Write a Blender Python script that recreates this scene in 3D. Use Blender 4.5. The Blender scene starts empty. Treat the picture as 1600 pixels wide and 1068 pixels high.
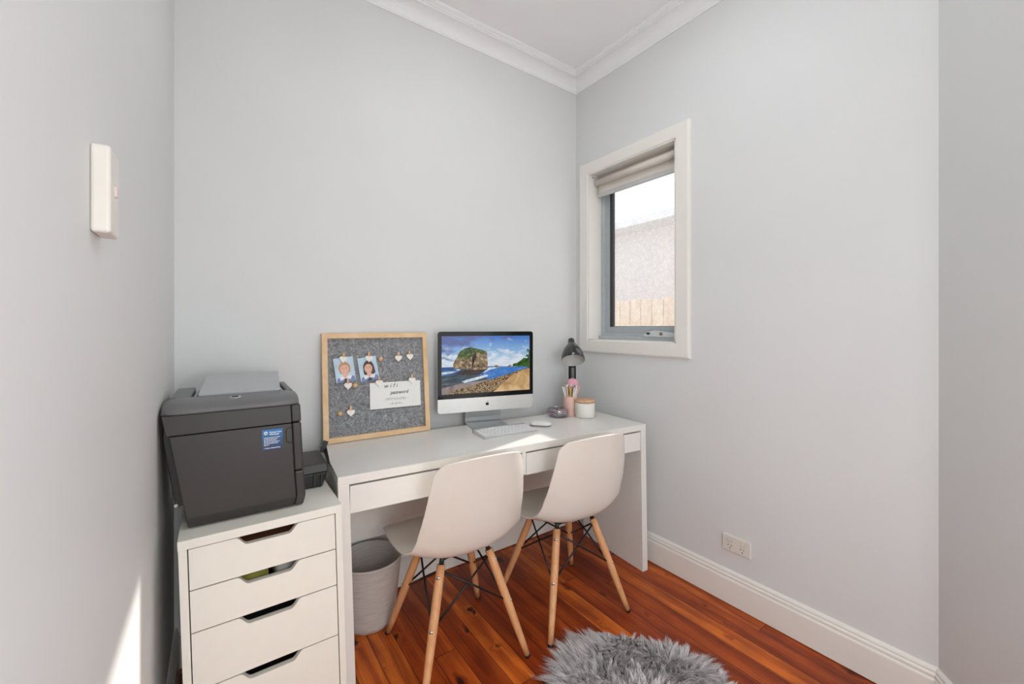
import bpy, bmesh, math, random
from mathutils import Vector, Matrix
import numpy as np
PI = math.pi
S = bpy.context.scene
C = S.collection
R = math.radians
random.seed(7)

# ---------------------------------------------------------------- camera, world, sun, exposure
YAW = 35.4
cam_d = bpy.data.cameras.new('camera')
cam_d.sensor_width = 36.0
cam_d.lens = 648 / 1600 * 36.0
cam_d.shift_y = -23 / 1600
cam_d.clip_start = 0.02
cam = bpy.data.objects.new('camera', cam_d)
cam.location = (0, 0, 1.2445)
cam.rotation_euler = (R(90), 0, R(-YAW))
C.objects.link(cam)
S.camera = cam

W = bpy.data.worlds.new('sky'); S.world = W
W.use_nodes = True
bg = W.node_tree.nodes['Background']
bg.inputs[0].default_value = (0.86, 0.93, 1.0, 1)
bg.inputs[1].default_value = 1.45

S.view_settings.view_transform = 'Standard'
S.view_settings.look = 'None'
S.view_settings.gamma = 1
S.view_settings.use_curve_mapping = False
S.view_settings.exposure = -0.04

sun_d = bpy.data.lights.new('sun', 'SUN')
sun_d.energy = 8.0
sun_d.angle = R(1.2)
sun_d.color = (1.0, 0.95, 0.86)
sun = bpy.data.objects.new('sun', sun_d)
sdir = Vector((-0.97, -0.275, -0.62)).normalized()
sun.rotation_euler = sdir.to_track_quat('-Z', 'Y').to_euler()
sun.location = (6, 3, 5)
C.objects.link(sun)

def area(name, loc, tgt, sx, sy, e, col=(1, 1, 1), spread=180):
    d = bpy.data.lights.new(name, 'AREA'); d.shape = 'RECTANGLE'
    d.size = sx; d.size_y = sy; d.energy = e; d.color = col; d.spread = R(spread)
    o = bpy.data.objects.new(name, d); o.location = loc
    o.rotation_euler = (Vector(tgt) - Vector(loc)).to_track_quat('-Z', 'Y').to_euler()
    C.objects.link(o); return o
def globe(name, loc, e, col, r=0.15):
    d = bpy.data.lights.new(name, 'POINT'); d.energy = e; d.color = col; d.shadow_soft_size = r
    o = bpy.data.objects.new(name, d); o.location = loc; C.objects.link(o)
FILL_COL = (0.895, 0.956, 0.985)
# unseen fill lights added at the rear and on the left
area('rear_fill', (0.75, -1.72, 1.25), (0.75, 2, 1.2), 1.6, 2.3, 19, FILL_COL)
area('left_fill', (-0.10, -0.9, 1.1), (1.75, 0.3, 0.7), 1.0, 1.6, 30, FILL_COL)
# added point fill beside the camera and an unseen upward fill for the ceiling
globe('camera_fill', (0.42, -0.22, 1.15), 10.5, FILL_COL, 0.13)
area('ceiling_fill', (1.0, 0.9, 2.36), (1.0, 0.9, 3.0), 0.35, 0.35, 7.5, FILL_COL, 85)

# ---------------------------------------------------------------- materials
def s2l(c):
    return tuple(((x / 255) / 12.92 if x / 255 <= 0.04045 else ((x / 255 + 0.055) / 1.055) ** 2.4) for x in c)
class NT:
    def __init__(s, name):
        s.m = bpy.data.materials.new(name); s.m.use_nodes = True
        s.t = s.m.node_tree; s.b = s.t.nodes['Principled BSDF']; s.out = s.t.nodes['Material Output']
    def n(s, typ, props=None, **inp):
        nd = s.t.nodes.new(typ)
        for k, v in (props or {}).items(): setattr(nd, k, v)
        for k, v in inp.items():
            k = int(k[1:]) if k[0] == 'i' and k[1:].isdigit() else k.replace('_', ' ')
            if isinstance(v, bpy.types.NodeSocket): s.t.links.new(v, nd.inputs[k])
            else: nd.inputs[k].default_value = v
        return nd
    def l(s, a, b): s.t.links.new(a, b)
    def math(s, op, a, b=0.0, c=None):
        nd = s.n('ShaderNodeMath', {'operation': op}, i0=a, i1=b)
        if c is not None:
            nd.inputs[2].default_value = c
        return nd.outputs[0]
    def ramp(s, fac, stops, interp='LINEAR'):
        nd = s.n('ShaderNodeValToRGB', None, Fac=fac); cr = nd.color_ramp; cr.interpolation = interp
        while len(cr.elements) < len(stops): cr.elements.new(0.5)
        for e, (p, c) in zip(cr.elements, stops):
            e.position = p; e.color = tuple(c) + ((1,) if len(c) == 3 else ())
        return nd.outputs[0]
    def mix(s, fac, a, b, bt='MIX'):
        nd = s.n('ShaderNodeMix', {'data_type': 'RGBA', 'blend_type': bt})
        for i, v in ((0, fac), (6, a), (7, b)):
            if isinstance(v, bpy.types.NodeSocket): s.l(v, nd.inputs[i])
            else: nd.inputs[i].default_value = v if i == 0 else (tuple(v) + ((1,) if len(v) == 3 else ()))
        return nd.outputs[2]
    def coord(s, scale=(1, 1, 1), kind='Object'):
        tc = s.n('ShaderNodeTexCoord')
        mp = s.n('ShaderNodeMapping', None, Vector=tc.outputs[kind], Scale=scale)
        return mp.outputs[0]
    def bump(s, h, strength=0.3, dist=0.002):
        nd = s.n('ShaderNodeBump', None, Height=h, Strength=strength, Distance=dist)
        s.l(nd.outputs[0], s.b.inputs['Normal'])
def simple(name, rgb, rough=0.5, metal=0.0, spec=0.5, noise=0.03, nscale=30, bump=0.0, bdist=0.001, coat=0.0, alpha=None):
    """plain surface with a little procedural mottling"""
    t = NT(name); c = s2l(rgb)
    v = t.coord()
    nz = t.n('ShaderNodeTexNoise', None, Vector=v, Scale=nscale, Detail=4.0)
    a = tuple(max(0, x * (1 - noise)) for x in c); b = tuple(min(1, x * (1 + noise)) for x in c)
    t.l(t.ramp(nz.outputs[0], [(0.3, a), (0.7, b)]), t.b.inputs['Base Color'])
    t.b.inputs['Roughness'].default_value = rough; t.b.inputs['Metallic'].default_value = metal
    t.b.inputs['Specular IOR Level'].default_value = spec
    t.b.inputs['Coat Weight'].default_value = coat
    if bump: t.bump(nz.outputs[0], bump, bdist)
    return t.m
def wood(name, light, dark, rough=0.5, scale=(40, 40, 3), coat=0.0):
    t = NT(name)
    v = t.coord(scale)
    nz = t.n('ShaderNodeTexNoise', None, Vector=v, Scale=1.0, Detail=5.0, Distortion=0.6)
    t.l(t.ramp(nz.outputs[0], [(0.3, s2l(dark)), (0.65, s2l(light))]), t.b.inputs['Base Color'])
    t.b.inputs['Roughness'].default_value = rough; t.b.inputs['Coat Weight'].default_value = coat
    t.bump(nz.outputs[0], 0.1, 0.0005)
    return t.m

WALL = simple('wall_paint', (222, 222, 221), 0.55, noise=0.012, nscale=3, spec=0.35)
CEIL = simple('ceiling_paint', (246, 246, 246), 0.7, noise=0.01, nscale=4, spec=0.2)
TRIM = simple('trim_gloss_paint', (237, 233, 226), 0.3, noise=0.012, nscale=8)
CORN = simple('cornice_paint', (243, 243, 243), 0.55, noise=0.01, nscale=8)
DESK = simple('white_desk_foil', (236, 232, 226), 0.28, noise=0.01, nscale=20)
ALEX = simple('warm_white_foil', (238, 234, 223), 0.38, noise=0.012, nscale=20)
ALUM = simple('grey_powdercoat', (184, 189, 191), 0.45)
ALUMD = simple('dark_gasket_and_shade', (52, 53, 55), 0.6)
SHELLM = simple('cream_polypropylene', (226, 217, 207), 0.33, noise=0.012, nscale=12)
SEATW = simple('white_plastic', (228, 226, 222), 0.35)
BLACKM = simple('black_wire', (22, 22, 23), 0.4)
CHROME = simple('bright_metal', (205, 205, 208), 0.22, metal=1.0)
BEECH = wood('beech_wood', (222, 166, 118), (205, 143, 94), 0.42, (60, 60, 5))
PINE = wood('pine_wood', (232, 198, 156), (218, 178, 130), 0.5, (14, 60, 14))
BEAD = wood('bead_wood', (226, 184, 138), (210, 164, 116), 0.5, (90, 90, 30))
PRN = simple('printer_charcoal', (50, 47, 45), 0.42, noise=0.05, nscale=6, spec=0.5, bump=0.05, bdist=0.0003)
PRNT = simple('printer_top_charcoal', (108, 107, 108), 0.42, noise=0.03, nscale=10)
PRNG = simple('printer_grey_cover', (182, 182, 183), 0.42, noise=0.02)
PRNB = simple('printer_black', (26, 26, 27), 0.38, noise=0.05)
IMACAL = simple('brushed_aluminium', (214, 214, 212), 0.35, metal=0.6, noise=0.015)
IMACB = simple('black_glass_bezel', (8, 8, 9), 0.1, spec=0.3, noise=0.0)
KEYW = simple('white_key', (236, 236, 235), 0.45)
PINK = simple('pink_ceramic', (232, 190, 178), 0.45, noise=0.02)
CER = simple('cream_ceramic', (232, 228, 218), 0.35, noise=0.02)
LIDW = wood('lid_wood', (218, 178, 144), (200, 156, 120), 0.45, (60, 12, 60))
LAMPB = simple('black_enamel', (20, 20, 21), 0.16, coat=0.6)
LAMPI = simple('white_enamel_inside', (205, 204, 200), 0.45)
PAPER = simple('white_card', (236, 234, 230), 0.6, noise=0.01)
INK = simple('black_ink', (40, 38, 38), 0.6)
INKG = simple('grey_ink', (150, 148, 148), 0.6)
STRING = simple('grey_string', (178, 178, 178), 0.7)
HEART = simple('whitewashed_heart', (238, 232, 226), 0.55, noise=0.06, nscale=300)
OUTL = simple('outlet_plastic', (226, 221, 212), 0.3)
DARKH = simple('dark_slot', (40, 37, 35), 0.6)
BLIND = simple('blind_fabric', (214, 205, 196), 0.8, noise=0.02, nscale=400)
RAIL = simple('blind_rail', (190, 190, 188), 0.4)
BROWN = simple('brown_notebook', (110, 66, 46), 0.6)
YELL = simple('yellow_wrapper', (196, 190, 90), 0.5, noise=0.15)

def glass_mat(name, tint=(1, 1, 1), w=0.12):
    t = NT(name)
    tr = t.n('ShaderNodeBsdfTransparent', None, Color=tuple(tint) + (1,))
    gl = t.n('ShaderNodeBsdfGlossy', None, Roughness=0.03)
    mx = t.n('ShaderNodeMixShader', None, i0=w, i1=tr.outputs[0], i2=gl.outputs[0])
    t.l(mx.outputs[0], t.out.inputs[0]); return t.m
CLEAR = glass_mat('clear_glass', (0.93, 0.93, 0.95), 0.15)

def frosted():
    t = NT('obscure_patterned_glass')
    v = t.coord()
    vo = t.n('ShaderNodeTexVoronoi', None, Vector=v, Scale=160.0)
    n2 = t.n('ShaderNodeTexNoise', None, Vector=v, Scale=45.0, Detail=4.0)
    f = t.math('MULTIPLY', vo.outputs[0], n2.outputs[0])
    col = t.ramp(f, [(0.0, (0.80, 0.81, 0.83)), (0.5, (0.99, 0.98, 0.98))])
    tr = t.n('ShaderNodeBsdfTransparent', None, Color=col)
    df = t.n('ShaderNodeBsdfTranslucent', None, Color=(0.9, 0.88, 0.88, 1))
    gl = t.n('ShaderNodeBsdfGlossy', None, Roughness=0.15)
    m1 = t.n('ShaderNodeMixShader', None, i0=0.07, i1=tr.outputs[0], i2=df.outputs[0])
    m2 = t.n('ShaderNodeMixShader', None, i0=0.06, i1=m1.outputs[0], i2=gl.outputs[0])
    t.l(m2.outputs[0], t.out.inputs[0]); return t.m
FROST = frosted()

def floor_mat():
    t = NT('cypress_floorboards')
    tc = t.n('ShaderNodeTexCoord')
    sep = t.n('ShaderNodeSeparateXYZ', None, i0=tc.outputs['Object'])
    x, y = sep.outputs[0], sep.outputs[1]
    Wd = 0.088
    xs = t.math('DIVIDE', t.math('ADD', x, 0.037), Wd)
    row = t.math('FLOOR', xs)
    fx = t.math('FRACT', xs)
    wn = t.n('ShaderNodeTexWhiteNoise', {'noise_dimensions': '1D'}, W=row)
    yoff = t.math('ADD', y, t.math('MULTIPLY', wn.outputs[0], 7.3))
    ys = t.math('DIVIDE', yoff, 1.55)
    brd = t.math('FLOOR', ys); fy = t.math('FRACT', ys)
    idv = t.n('ShaderNodeCombineXYZ', None, X=row, Y=brd)
    wn2 = t.n('ShaderNodeTexWhiteNoise', {'noise_dimensions': '2D'}, Vector=idv.outputs[0])
    # grain coordinates, shifted for every board
    gv = t.n('ShaderNodeCombineXYZ', None, X=t.math('ADD', x, t.math('MULTIPLY', wn2.outputs[0], 11.0)), Y=yoff, Z=t.math('MULTIPLY', row, 3.7))
    warp = t.n('ShaderNodeTexNoise', None, Vector=gv.outputs[0], Scale=24.0, Detail=3.0)
    # knots
    kv = t.n('ShaderNodeMapping', None, Vector=gv.outputs[0], Scale=(1.0, 0.62, 1.0))
    kw = t.n('ShaderNodeVectorMath', {'operation': 'MULTIPLY_ADD'}, i0=warp.outputs[1], i1=(0.05, 0.05, 0.0), i2=kv.outputs[0])
    vo = t.n('ShaderNodeTexVoronoi', {'voronoi_dimensions': '2D'}, Vector=kw.outputs[0], Scale=6.3, Randomness=1.0)
    kd = vo.outputs['Distance']
    # knot size per cell
    kc = t.n('ShaderNodeSeparateColor', None, i0=vo.outputs['Color'])
    ksz = t.math('MULTIPLY_ADD', t.math('POWER', kc.outputs[0], 3.0), 0.135, -0.030)
    kn = t.n('ShaderNodeMapRange', None, Value=t.math('SUBTRACT', kd, ksz))
    kn.inputs['From Min'].default_value = -0.015; kn.inputs['From Max'].default_value = 0.035
    kn.inputs['To Min'].default_value = 1.0; kn.inputs['To Max'].default_value = 0.0
    halo = t.n('ShaderNodeMapRange', None, Value=t.math('SUBTRACT', kd, ksz))
    halo.inputs['From Min'].default_value = 0.0; halo.inputs['From Max'].default_value = 0.13
    halo.inputs['To Min'].default_value = 1.0; halo.inputs['To Max'].default_value = 0.0
    # flowing grain: rings in x bent around the knots
    ph = t.math('ADD', t.math('MULTIPLY', x, 60.0), t.math('MULTIPLY', halo.outputs[0], 5.0))
    lw = t.n('ShaderNodeTexNoise', None, Vector=t.n('ShaderNodeMapping', None, Vector=gv.outputs[0], Scale=(9, 1.3, 9)).outputs[0], Scale=1.0, Detail=3.0)
    ph = t.math('ADD', ph, t.math('MULTIPLY', lw.outputs[0], 16.0))
    ring = t.math('MULTIPLY_ADD', t.math('SINE', ph), 0.5, 0.5)
    fine = t.n('ShaderNodeTexNoise', None, Vector=t.n('ShaderNodeMapping', None, Vector=gv.outputs[0], Scale=(160, 6, 1)).outputs[0], Scale=1.0, Detail=4.0)
    g = t.math('ADD', t.math('MULTIPLY', ring, 0.30), t.math('MULTIPLY', fine.outputs[0], 0.70))
    base = t.ramp(g, [(0.22, s2l((134, 54, 16))), (0.5, s2l((176, 76, 22))), (0.8, s2l((206, 104, 36)))])
    # board to board tone: some honey, some deep red
    tone = t.ramp(wn2.outputs[0], [(0.0, (0.62, 0.50, 0.46)), (0.4, (0.88, 0.82, 0.80)), (0.7, (1.05, 1.08, 1.05)), (0.86, (1.25, 1.5, 1.5)), (1.0, (1.35, 1.75, 1.9))])
    base = t.mix(1.0, base, tone, 'MULTIPLY')
    patch = t.n('ShaderNodeTexNoise', None, Vector=gv.outputs[0], Scale=5.0, Detail=3.0)
    base = t.mix(1.0, base, t.ramp(patch.outputs[0], [(0.3, (0.72, 0.62, 0.58)), (0.7, (1.12, 1.12, 1.1))]), 'MULTIPLY')
    base = t.mix(t.math('MULTIPLY', halo.outputs[0], 0.40), base, s2l((92, 34, 16)))
    base = t.mix(t.math('MULTIPLY', kn.outputs[0], 0.93), base, s2l((38, 16, 10)))
    # seams
    d1 = t.math('MULTIPLY', t.math('MINIMUM', fx, t.math('SUBTRACT', 1.0, fx)), Wd)
    d2 = t.math('MULTIPLY', t.math('MINIMUM', fy, t.math('SUBTRACT', 1.0, fy)), 1.55)
    dm = t.math('MINIMUM', d1, d2)
    sm = t.n('ShaderNodeMapRange', None, Value=dm)
    sm.inputs['From Min'].default_value = 0.0004; sm.inputs['From Max'].default_value = 0.0022
    sm.inputs['To Min'].default_value = 1.0; sm.inputs['To Max'].default_value = 0.0
    base = t.mix(t.math('MULTIPLY', sm.outputs[0], 0.85), base, s2l((30, 12, 8)))
    t.l(base, t.b.inputs['Base Color'])
    t.b.inputs['Roughness'].default_value = 0.36
    t.b.inputs['Specular IOR Level'].default_value = 0.35
    hh = t.math('ADD', t.math('MULTIPLY', fine.outputs[0], 0.15), t.math('MULTIPLY', sm.outputs[0], -1.0))
    t.bump(hh, 0.35, 0.001)
    return t.m
FLOOR = floor_mat()

def felt_mat():
    t = NT('grey_felt')
    v = t.coord()
    n1 = t.n('ShaderNodeTexNoise', None, Vector=v, Scale=210.0, Detail=6.0, Distortion=1.8)
    n2 = t.n('ShaderNodeTexNoise', None, Vector=v, Scale=42.0, Detail=5.0, Distortion=2.5)
    f = t.math('ADD', t.math('MULTIPLY', n1.outputs[0], 0.55), t.math('MULTIPLY', n2.outputs[0], 0.45))
    t.l(t.ramp(f, [(0.36, s2l((92, 92, 94))), (0.5, s2l((134, 134, 136))), (0.64, s2l((182, 182, 184)))]), t.b.inputs['Base Color'])
    t.b.inputs['Roughness'].default_value = 0.95
    t.bump(f, 0.5, 0.002); return t.m
FELT = felt_mat()

def basket_mat():
    t = NT('pale_woven_fabric')
    v = t.coord((1, 1, 1))
    n1 = t.n('ShaderNodeTexNoise', None, Vector=t.coord((18, 18, 220)), Scale=1.0, Detail=4.0)
    t.l(t.ramp(n1.outputs[0], [(0.3, s2l((188, 178, 172))), (0.7, s2l((208, 199, 194)))]), t.b.inputs['Base Color'])
    t.b.inputs['Roughness'].default_value = 0.8
    t.bump(n1.outputs[0], 0.3, 0.001); return t.m
BASKET = basket_mat()

def fur_mat():
    t = NT('grey_faux_fur')
    g = t.n('ShaderNodeAttribute', {'attribute_name': 'tint'})
    nz = t.n('ShaderNodeTexNoise', None, Vector=t.coord(), Scale=14.0, Detail=3.0)
    f = t.math('ADD', t.math('MULTIPLY', g.outputs['Fac'], 0.75), t.math('MULTIPLY', nz.outputs[0], 0.25))
    t.l(t.ramp(f, [(0.05, s2l((158, 151, 154))), (0.5, s2l((212, 205, 206))), (0.95, s2l((248, 243, 240)))]), t.b.inputs['Base Color'])
    t.b.inputs['Roughness'].default_value = 0.55
    t.b.inputs['Specular IOR Level'].default_value = 0.3
    return t.m
FUR = fur_mat()

# ---------------------------------------------------------------- mesh helpers
class MB:
    def __init__(s): s.bm = bmesh.new(); s.mats = []
    def _mi(s, m):
        if m is None: return 0
        if m not in s.mats: s.mats.append(m)
        return s.mats.index(m)
    def _merge(s, b, mat, M, smooth):
        mi = s._mi(mat)
        if M is not None: bmesh.ops.transform(b, matrix=M, verts=b.verts)
        for f in b.faces: f.material_index = mi; f.smooth = smooth
        me = bpy.data.meshes.new('t'); b.to_mesh(me); b.free(); s.bm.from_mesh(me); bpy.data.meshes.remove(me)
        return s
    def box(s, x0, x1, y0, y1, z0, z1, bev=0.0, mat=None, M=None, seg=2, smooth=False):
        b = bmesh.new(); bmesh.ops.create_cube(b, size=1)
        for v in b.verts:
            v.co = Vector(((x0 + x1) / 2 + v.co.x * (x1 - x0), (y0 + y1) / 2 + v.co.y * (y1 - y0), (z0 + z1) / 2 + v.co.z * (z1 - z0)))
        if bev > 0: bmesh.ops.bevel(b, geom=list(b.edges), offset=bev, segments=seg, affect='EDGES', profile=0.5)
        return s._merge(b, mat, M, smooth)
    def poly(s, pts, depth, bev=0.0, mat=None, M=None, seg=2):
        """2-D outline (x,z) extruded along +y by depth"""
        b = bmesh.new(); vs = [b.verts.new((p[0], 0, p[1])) for p in pts]
        f = b.faces.new(vs)
        r = bmesh.ops.extrude_face_region(b, geom=[f])
        bmesh.ops.translate(b, vec=(0, depth, 0), verts=[g for g in r['geom'] if isinstance(g, bmesh.types.BMVert)])
        bmesh.ops.recalc_face_normals(b, faces=b.faces)
        if bev > 0:
            bmesh.ops.bevel(b, geom=[e for e in b.edges if abs((e.verts[0].co - e.verts[1].co).y) < depth * 0.5], offset=bev, segments=seg, affect='EDGES', profile=0.5)
        return s._merge(b, mat, M, False)
    def flat(s, pts, y=0.0, mat=None, M=None):
        b = bmesh.new(); f = b.faces.new([b.verts.new((p[0], y, p[1])) for p in pts])
        bmesh.ops.triangulate(b, faces=b.faces)
        return s._merge(b, mat, M, False)
    def lathe(s, prof, seg=40, mat=None, M=None, cap=True, smooth=True):
        b = bmesh.new(); rings = []
        for r, z in prof:
            if r < 1e-6: rings.append([b.verts.new((0, 0, z))])
            else: rings.append([b.verts.new((r * math.cos(2 * PI * i / seg), r * math.sin(2 * PI * i / seg), z)) for i in range(seg)])
        for a, c in zip(rings, rings[1:]):
            for i in range(seg):
                j = (i + 1) % seg
                if len(a) == 1 and len(c) == 1: continue
                if len(a) == 1: b.faces.new((a[0], c[j], c[i]))
                elif len(c) == 1: b.faces.new((a[i], a[j], c[0]))
                else: b.faces.new((a[i], a[j], c[j], c[i]))
        if cap:
            for rg, flip in ((rings[0], True), (rings[-1], False)):
                if len(rg) > 1: b.faces.new(rg[::-1] if flip else rg)
        bmesh.ops.recalc_face_normals(b, faces=b.faces)
        return s._merge(b, mat, M, smooth)
    def tube(s, pts, r, seg=10, mat=None, M=None, smooth=True):
        b = bmesh.new(); pts = [Vector(p) for p in pts]; rings = []
        rr = r if isinstance(r, (list, tuple)) else [r] * len(pts)
        for i, p in enumerate(pts):
            d = (pts[min(i + 1, len(pts) - 1)] - pts[max(i - 1, 0)]).normalized()
            up = Vector((0, 0, 1)) if abs(d.z) < 0.9 else Vector((1, 0, 0))
            u = d.cross(up).normalized(); w = d.cross(u).normalized()
            rings.append([b.verts.new(p + (u * math.cos(2 * PI * k / seg) + w * math.sin(2 * PI * k / seg)) * rr[i]) for k in range(seg)])
        for a, c in zip(rings, rings[1:]):
            for k in range(seg): b.faces.new((a[k], a[(k + 1) % seg], c[(k + 1) % seg], c[k]))
        b.faces.new(rings[0][::-1]); b.faces.new(rings[-1])
        bmesh.ops.recalc_face_normals(b, faces=b.faces)
        return s._merge(b, mat, M, smooth)
    def ball(s, c, r, mat=None, sub=2, M=None):
        b = bmesh.new(); bmesh.ops.create_icosphere(b, subdivisions=sub, radius=r)
        bmesh.ops.translate(b, vec=c, verts=b.verts)
        return s._merge(b, mat, M, True)
    def sweep(s, prof, path, mat=None, closed=False):
        """profile [(out, z)] swept along a 2-D path [(x,y)]; 'out' is to the left of travel, mitred"""
        b = bmesh.new(); rings = []; n = len(path)
        P = [Vector(p) for p in path]
        for i in range(n):
            def nrm(a, c): d = (c - a).normalized(); return Vector((-d.y, d.x))
            if closed or 0 < i < n - 1:
                n1 = nrm(P[i - 1], P[i]); n2 = nrm(P[i], P[(i + 1) % n])
                m = (n1 + n2).normalized(); m = m / max(0.2, m.dot(n1))
            elif i == 0: m = nrm(P[0], P[1])
            else: m = nrm(P[-2], P[-1])
            rings.append([b.verts.new((P[i].x + m.x * o, P[i].y + m.y * o, z)) for o, z in prof])
        k = len(prof)
        for i in range(n if closed else n - 1):
            a, c = rings[i], rings[(i + 1) % n]
            for j in range(k): b.faces.new((a[j], a[(j + 1) % k], c[(j + 1) % k], c[j]))
        if not closed: b.faces.new(rings[0]); b.faces.new(rings[-1][::-1])
        bmesh.ops.recalc_face_normals(b, faces=b.faces)
        return s._merge(b, mat, None, False)
    def build(s, name, mat=None, parent=None, **tags):
        me = bpy.data.meshes.new(name); s.bm.to_mesh(me); s.bm.free()
        ms = list(s.mats)
        if mat is not None and not ms: ms = [mat]
        for m in ms: me.materials.append(m)
        return link(name, me, parent, **tags)
def link(name, me, parent=None, **tags):
    o = bpy.data.objects.new(name, me); C.objects.link(o)
    if parent is not None: o.parent = parent
    for k, v in tags.items(): o[k] = v
    return o
def thing(name, label, cat, loc=(0, 0, 0), rz=0, group=None, rot=None):
    o = bpy.data.objects.new(name, None); C.objects.link(o); o.empty_display_size = 0.05
    o.location = loc; o.rotation_euler = rot if rot else (0, 0, rz)
    o['label'] = label; o['category'] = cat
    if group: o['group'] = group
    return o
def dup(root, loc=None, rot=None, label=None):
    r = root.copy(); C.objects.link(r)
    if loc is not None: r.location = loc
    if rot is not None: r.rotation_euler = rot
    if label: r['label'] = label
    for ch in list(root.children):
        c = ch.copy(); C.objects.link(c); c.parent = r
        for g in list(ch.children):
            d = g.copy(); C.objects.link(d); d.parent = c
    return r
def struct(mb, name, mat=None, parent=None):
    o = mb.build(name, mat, parent)
    if parent is None: o['kind'] = 'structure'
    return o
def text_mesh(txt, size, ext=0.0002, shear=0.0, align='LEFT', bold=0.0):
    cu = bpy.data.curves.new('txt', 'FONT'); cu.body = txt; cu.size = size; cu.extrude = ext; cu.shear = shear
    cu.align_x = align; cu.offset = bold; cu.resolution_u = 3
    o = bpy.data.objects.new('txt', cu); C.objects.link(o)
    dg = bpy.context.evaluated_depsgraph_get(); me = bpy.data.meshes.new_from_object(o.evaluated_get(dg))
    bpy.data.objects.remove(o); bpy.data.curves.remove(cu); return me
def add_text(mb, txt, x, z, size, mat, y=0.0, shear=0, align='LEFT', bold=0.0, sx=1.0, rot=0.0):
    """text in the x-z plane facing -y"""
    me = text_mesh(txt, size, 0.0001, shear, align, bold)
    b = bmesh.new(); b.from_mesh(me); bpy.data.meshes.remove(me)
    M = Matrix.Translation((x, y, z)) @ Matrix.Rotation(-rot, 4, 'Y') @ Matrix.Diagonal((sx, 1, 1, 1)) @ Matrix.Rotation(PI / 2, 4, 'X')
    mb._merge(b, mat, M, False)

# ================================================================ THE ROOM
XL, YB, XR = -0.128, 1.945, 1.89
YC = 0.292                                 # where the right wall turns
SP = Vector((-0.78, -0.62)).normalized()
XS, YS = XR + SP.x * 0.5, YC + SP.y * 0.5   # end of the splayed wall
YR = -1.85                                 # rear of the space the camera stands in
H = 2.83
struct(MB().box(XL - 0.15, XR + 0.15, YR - 0.1, YB + 0.1, -0.05, 0.0), 'floor', FLOOR)
struct(MB().box(XL - 0.15, XR + 0.15, YR - 0.1, YB + 0.1, H, H + 0.05), 'ceiling', CEIL)
struct(MB().box(XL - 0.12, XR + 0.2, YB, YB + 0.12, 0, H), 'wall_back', WALL)
struct(MB().box(XL - 0.12, XL, YR, YB, 0, H), 'wall_left', WALL)
# right wall with its window opening
WY0, WY1, WZ0, WZ1 = 1.222, 1.827, 1.165, 2.193
XO = XR + 0.19
wr = MB()
wr.box(XR, XO, YC, WY0, 0, H); wr.box(XR, XO, WY1, YB, 0, H)
wr.box(XR, XO, WY0, WY1, 0, WZ0); wr.box(XR, XO, WY0, WY1, WZ1, H)
struct(wr, 'wall_right', WALL)
ws = MB()
nrm = Vector((-SP.y, SP.x)) * 0.1
if nrm.x < 0: nrm = -nrm
b = bmesh.new()
ps = [(XR, YC), (XS, YS), (XS + nrm.x, YS + nrm.y), (XR + 0.1, YC - 0.001)]
lo = [b.verts.new((p[0], p[1], 0)) for p in ps]; hi = [b.verts.new((p[0], p[1], H)) for p in ps]
b.faces.new(lo); b.faces.new(hi)
for i in range(4): b.faces.new((lo[i], lo[(i + 1) % 4], hi[(i + 1) % 4], hi[i]))
bmesh.ops.recalc_face_normals(b, faces=b.faces)
ws._merge(b, None, None, False)
struct(ws, 'wall_splay', WALL)
struct(MB().box(XS, XS + 0.1, YR, YS, 0, H), 'wall_hall', WALL)
struct(MB().box(XL - 0.12, XS + 0.12, YR - 0.1, YR, 0, H), 'wall_rear', WALL)

# skirting boards: flat board with two mouldings on top
def skirt(t=0.018):
    return [(0, 0.004), (t, 0.004), (t, 0.108), (t - 0.001, 0.112), (t - 0.006, 0.116), (t - 0.006, 0.119), (t - 0.003, 0.122), (t - 0.003, 0.128),
            (t - 0.009, 0.133), (t - 0.009, 0.136), (t - 0.006, 0.139), (t - 0.008, 0.144), (t - 0.014, 0.150), (0, 0.150)]
struct(MB().sweep(skirt(), [(XS, YS), (XR, YC), (XR, YB - 0.018)]), 'baseboard_right', TRIM)
struct(MB().sweep(skirt(), [(XR, YB), (XL + 0.018, YB)]), 'baseboard_back', TRIM)
struct(MB().sweep(skirt(), [(XL, YB), (XL, YR)]), 'baseboard_left', TRIM)
# cornices: cove with beads
def cornice():
    p = [(0.0, H), (0.0, 2.742), (0.006, 2.742), (0.008, 2.747)]
    for i in range(9):
        a = PI / 2 * i / 8
        p.append((0.010 + 0.058 * (1 - math.cos(a)), 2.749 + 0.052 * math.sin(a)))
    p += [(0.072, 2.801), (0.072, 2.806), (0.080, 2.808), (0.080, 2.814), (0.090, 2.818), (0.096, 2.822), (0.096, H)]
    return p
struct(MB().sweep(cornice(), [(XR, YC), (XR, YB)]), 'trim_1', CORN)
struct(MB().sweep(cornice(), [(XR, YB), (XL, YB)]), 'trim_2', CORN)
struct(MB().sweep(cornice(), [(XL, YB), (XL, YR)]), 'trim_3', CORN)

# ---------------------------------------------------------------- window
win = bpy.data.objects.new('window_1', None); C.objects.link(win); win['kind'] = 'structure'
def rect_frame(mb, y0, y1, z0, z1, w, x0, x1, bev=0.002, mat=None, wt=None, wb=None):
    wt = w if wt is None else wt; wb = w if wb is None else wb
    mb.box(x0, x1, y0, y0 + w, z0, z1, bev, mat); mb.box(x0, x1, y1 - w, y1, z0, z1, bev, mat)
    mb.box(x0, x1, y0 + w, y1 - w, z0, z0 + wb, bev, mat); mb.box(x0, x1, y0 + w, y1 - w, z1 - wt, z1, bev, mat)
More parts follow.
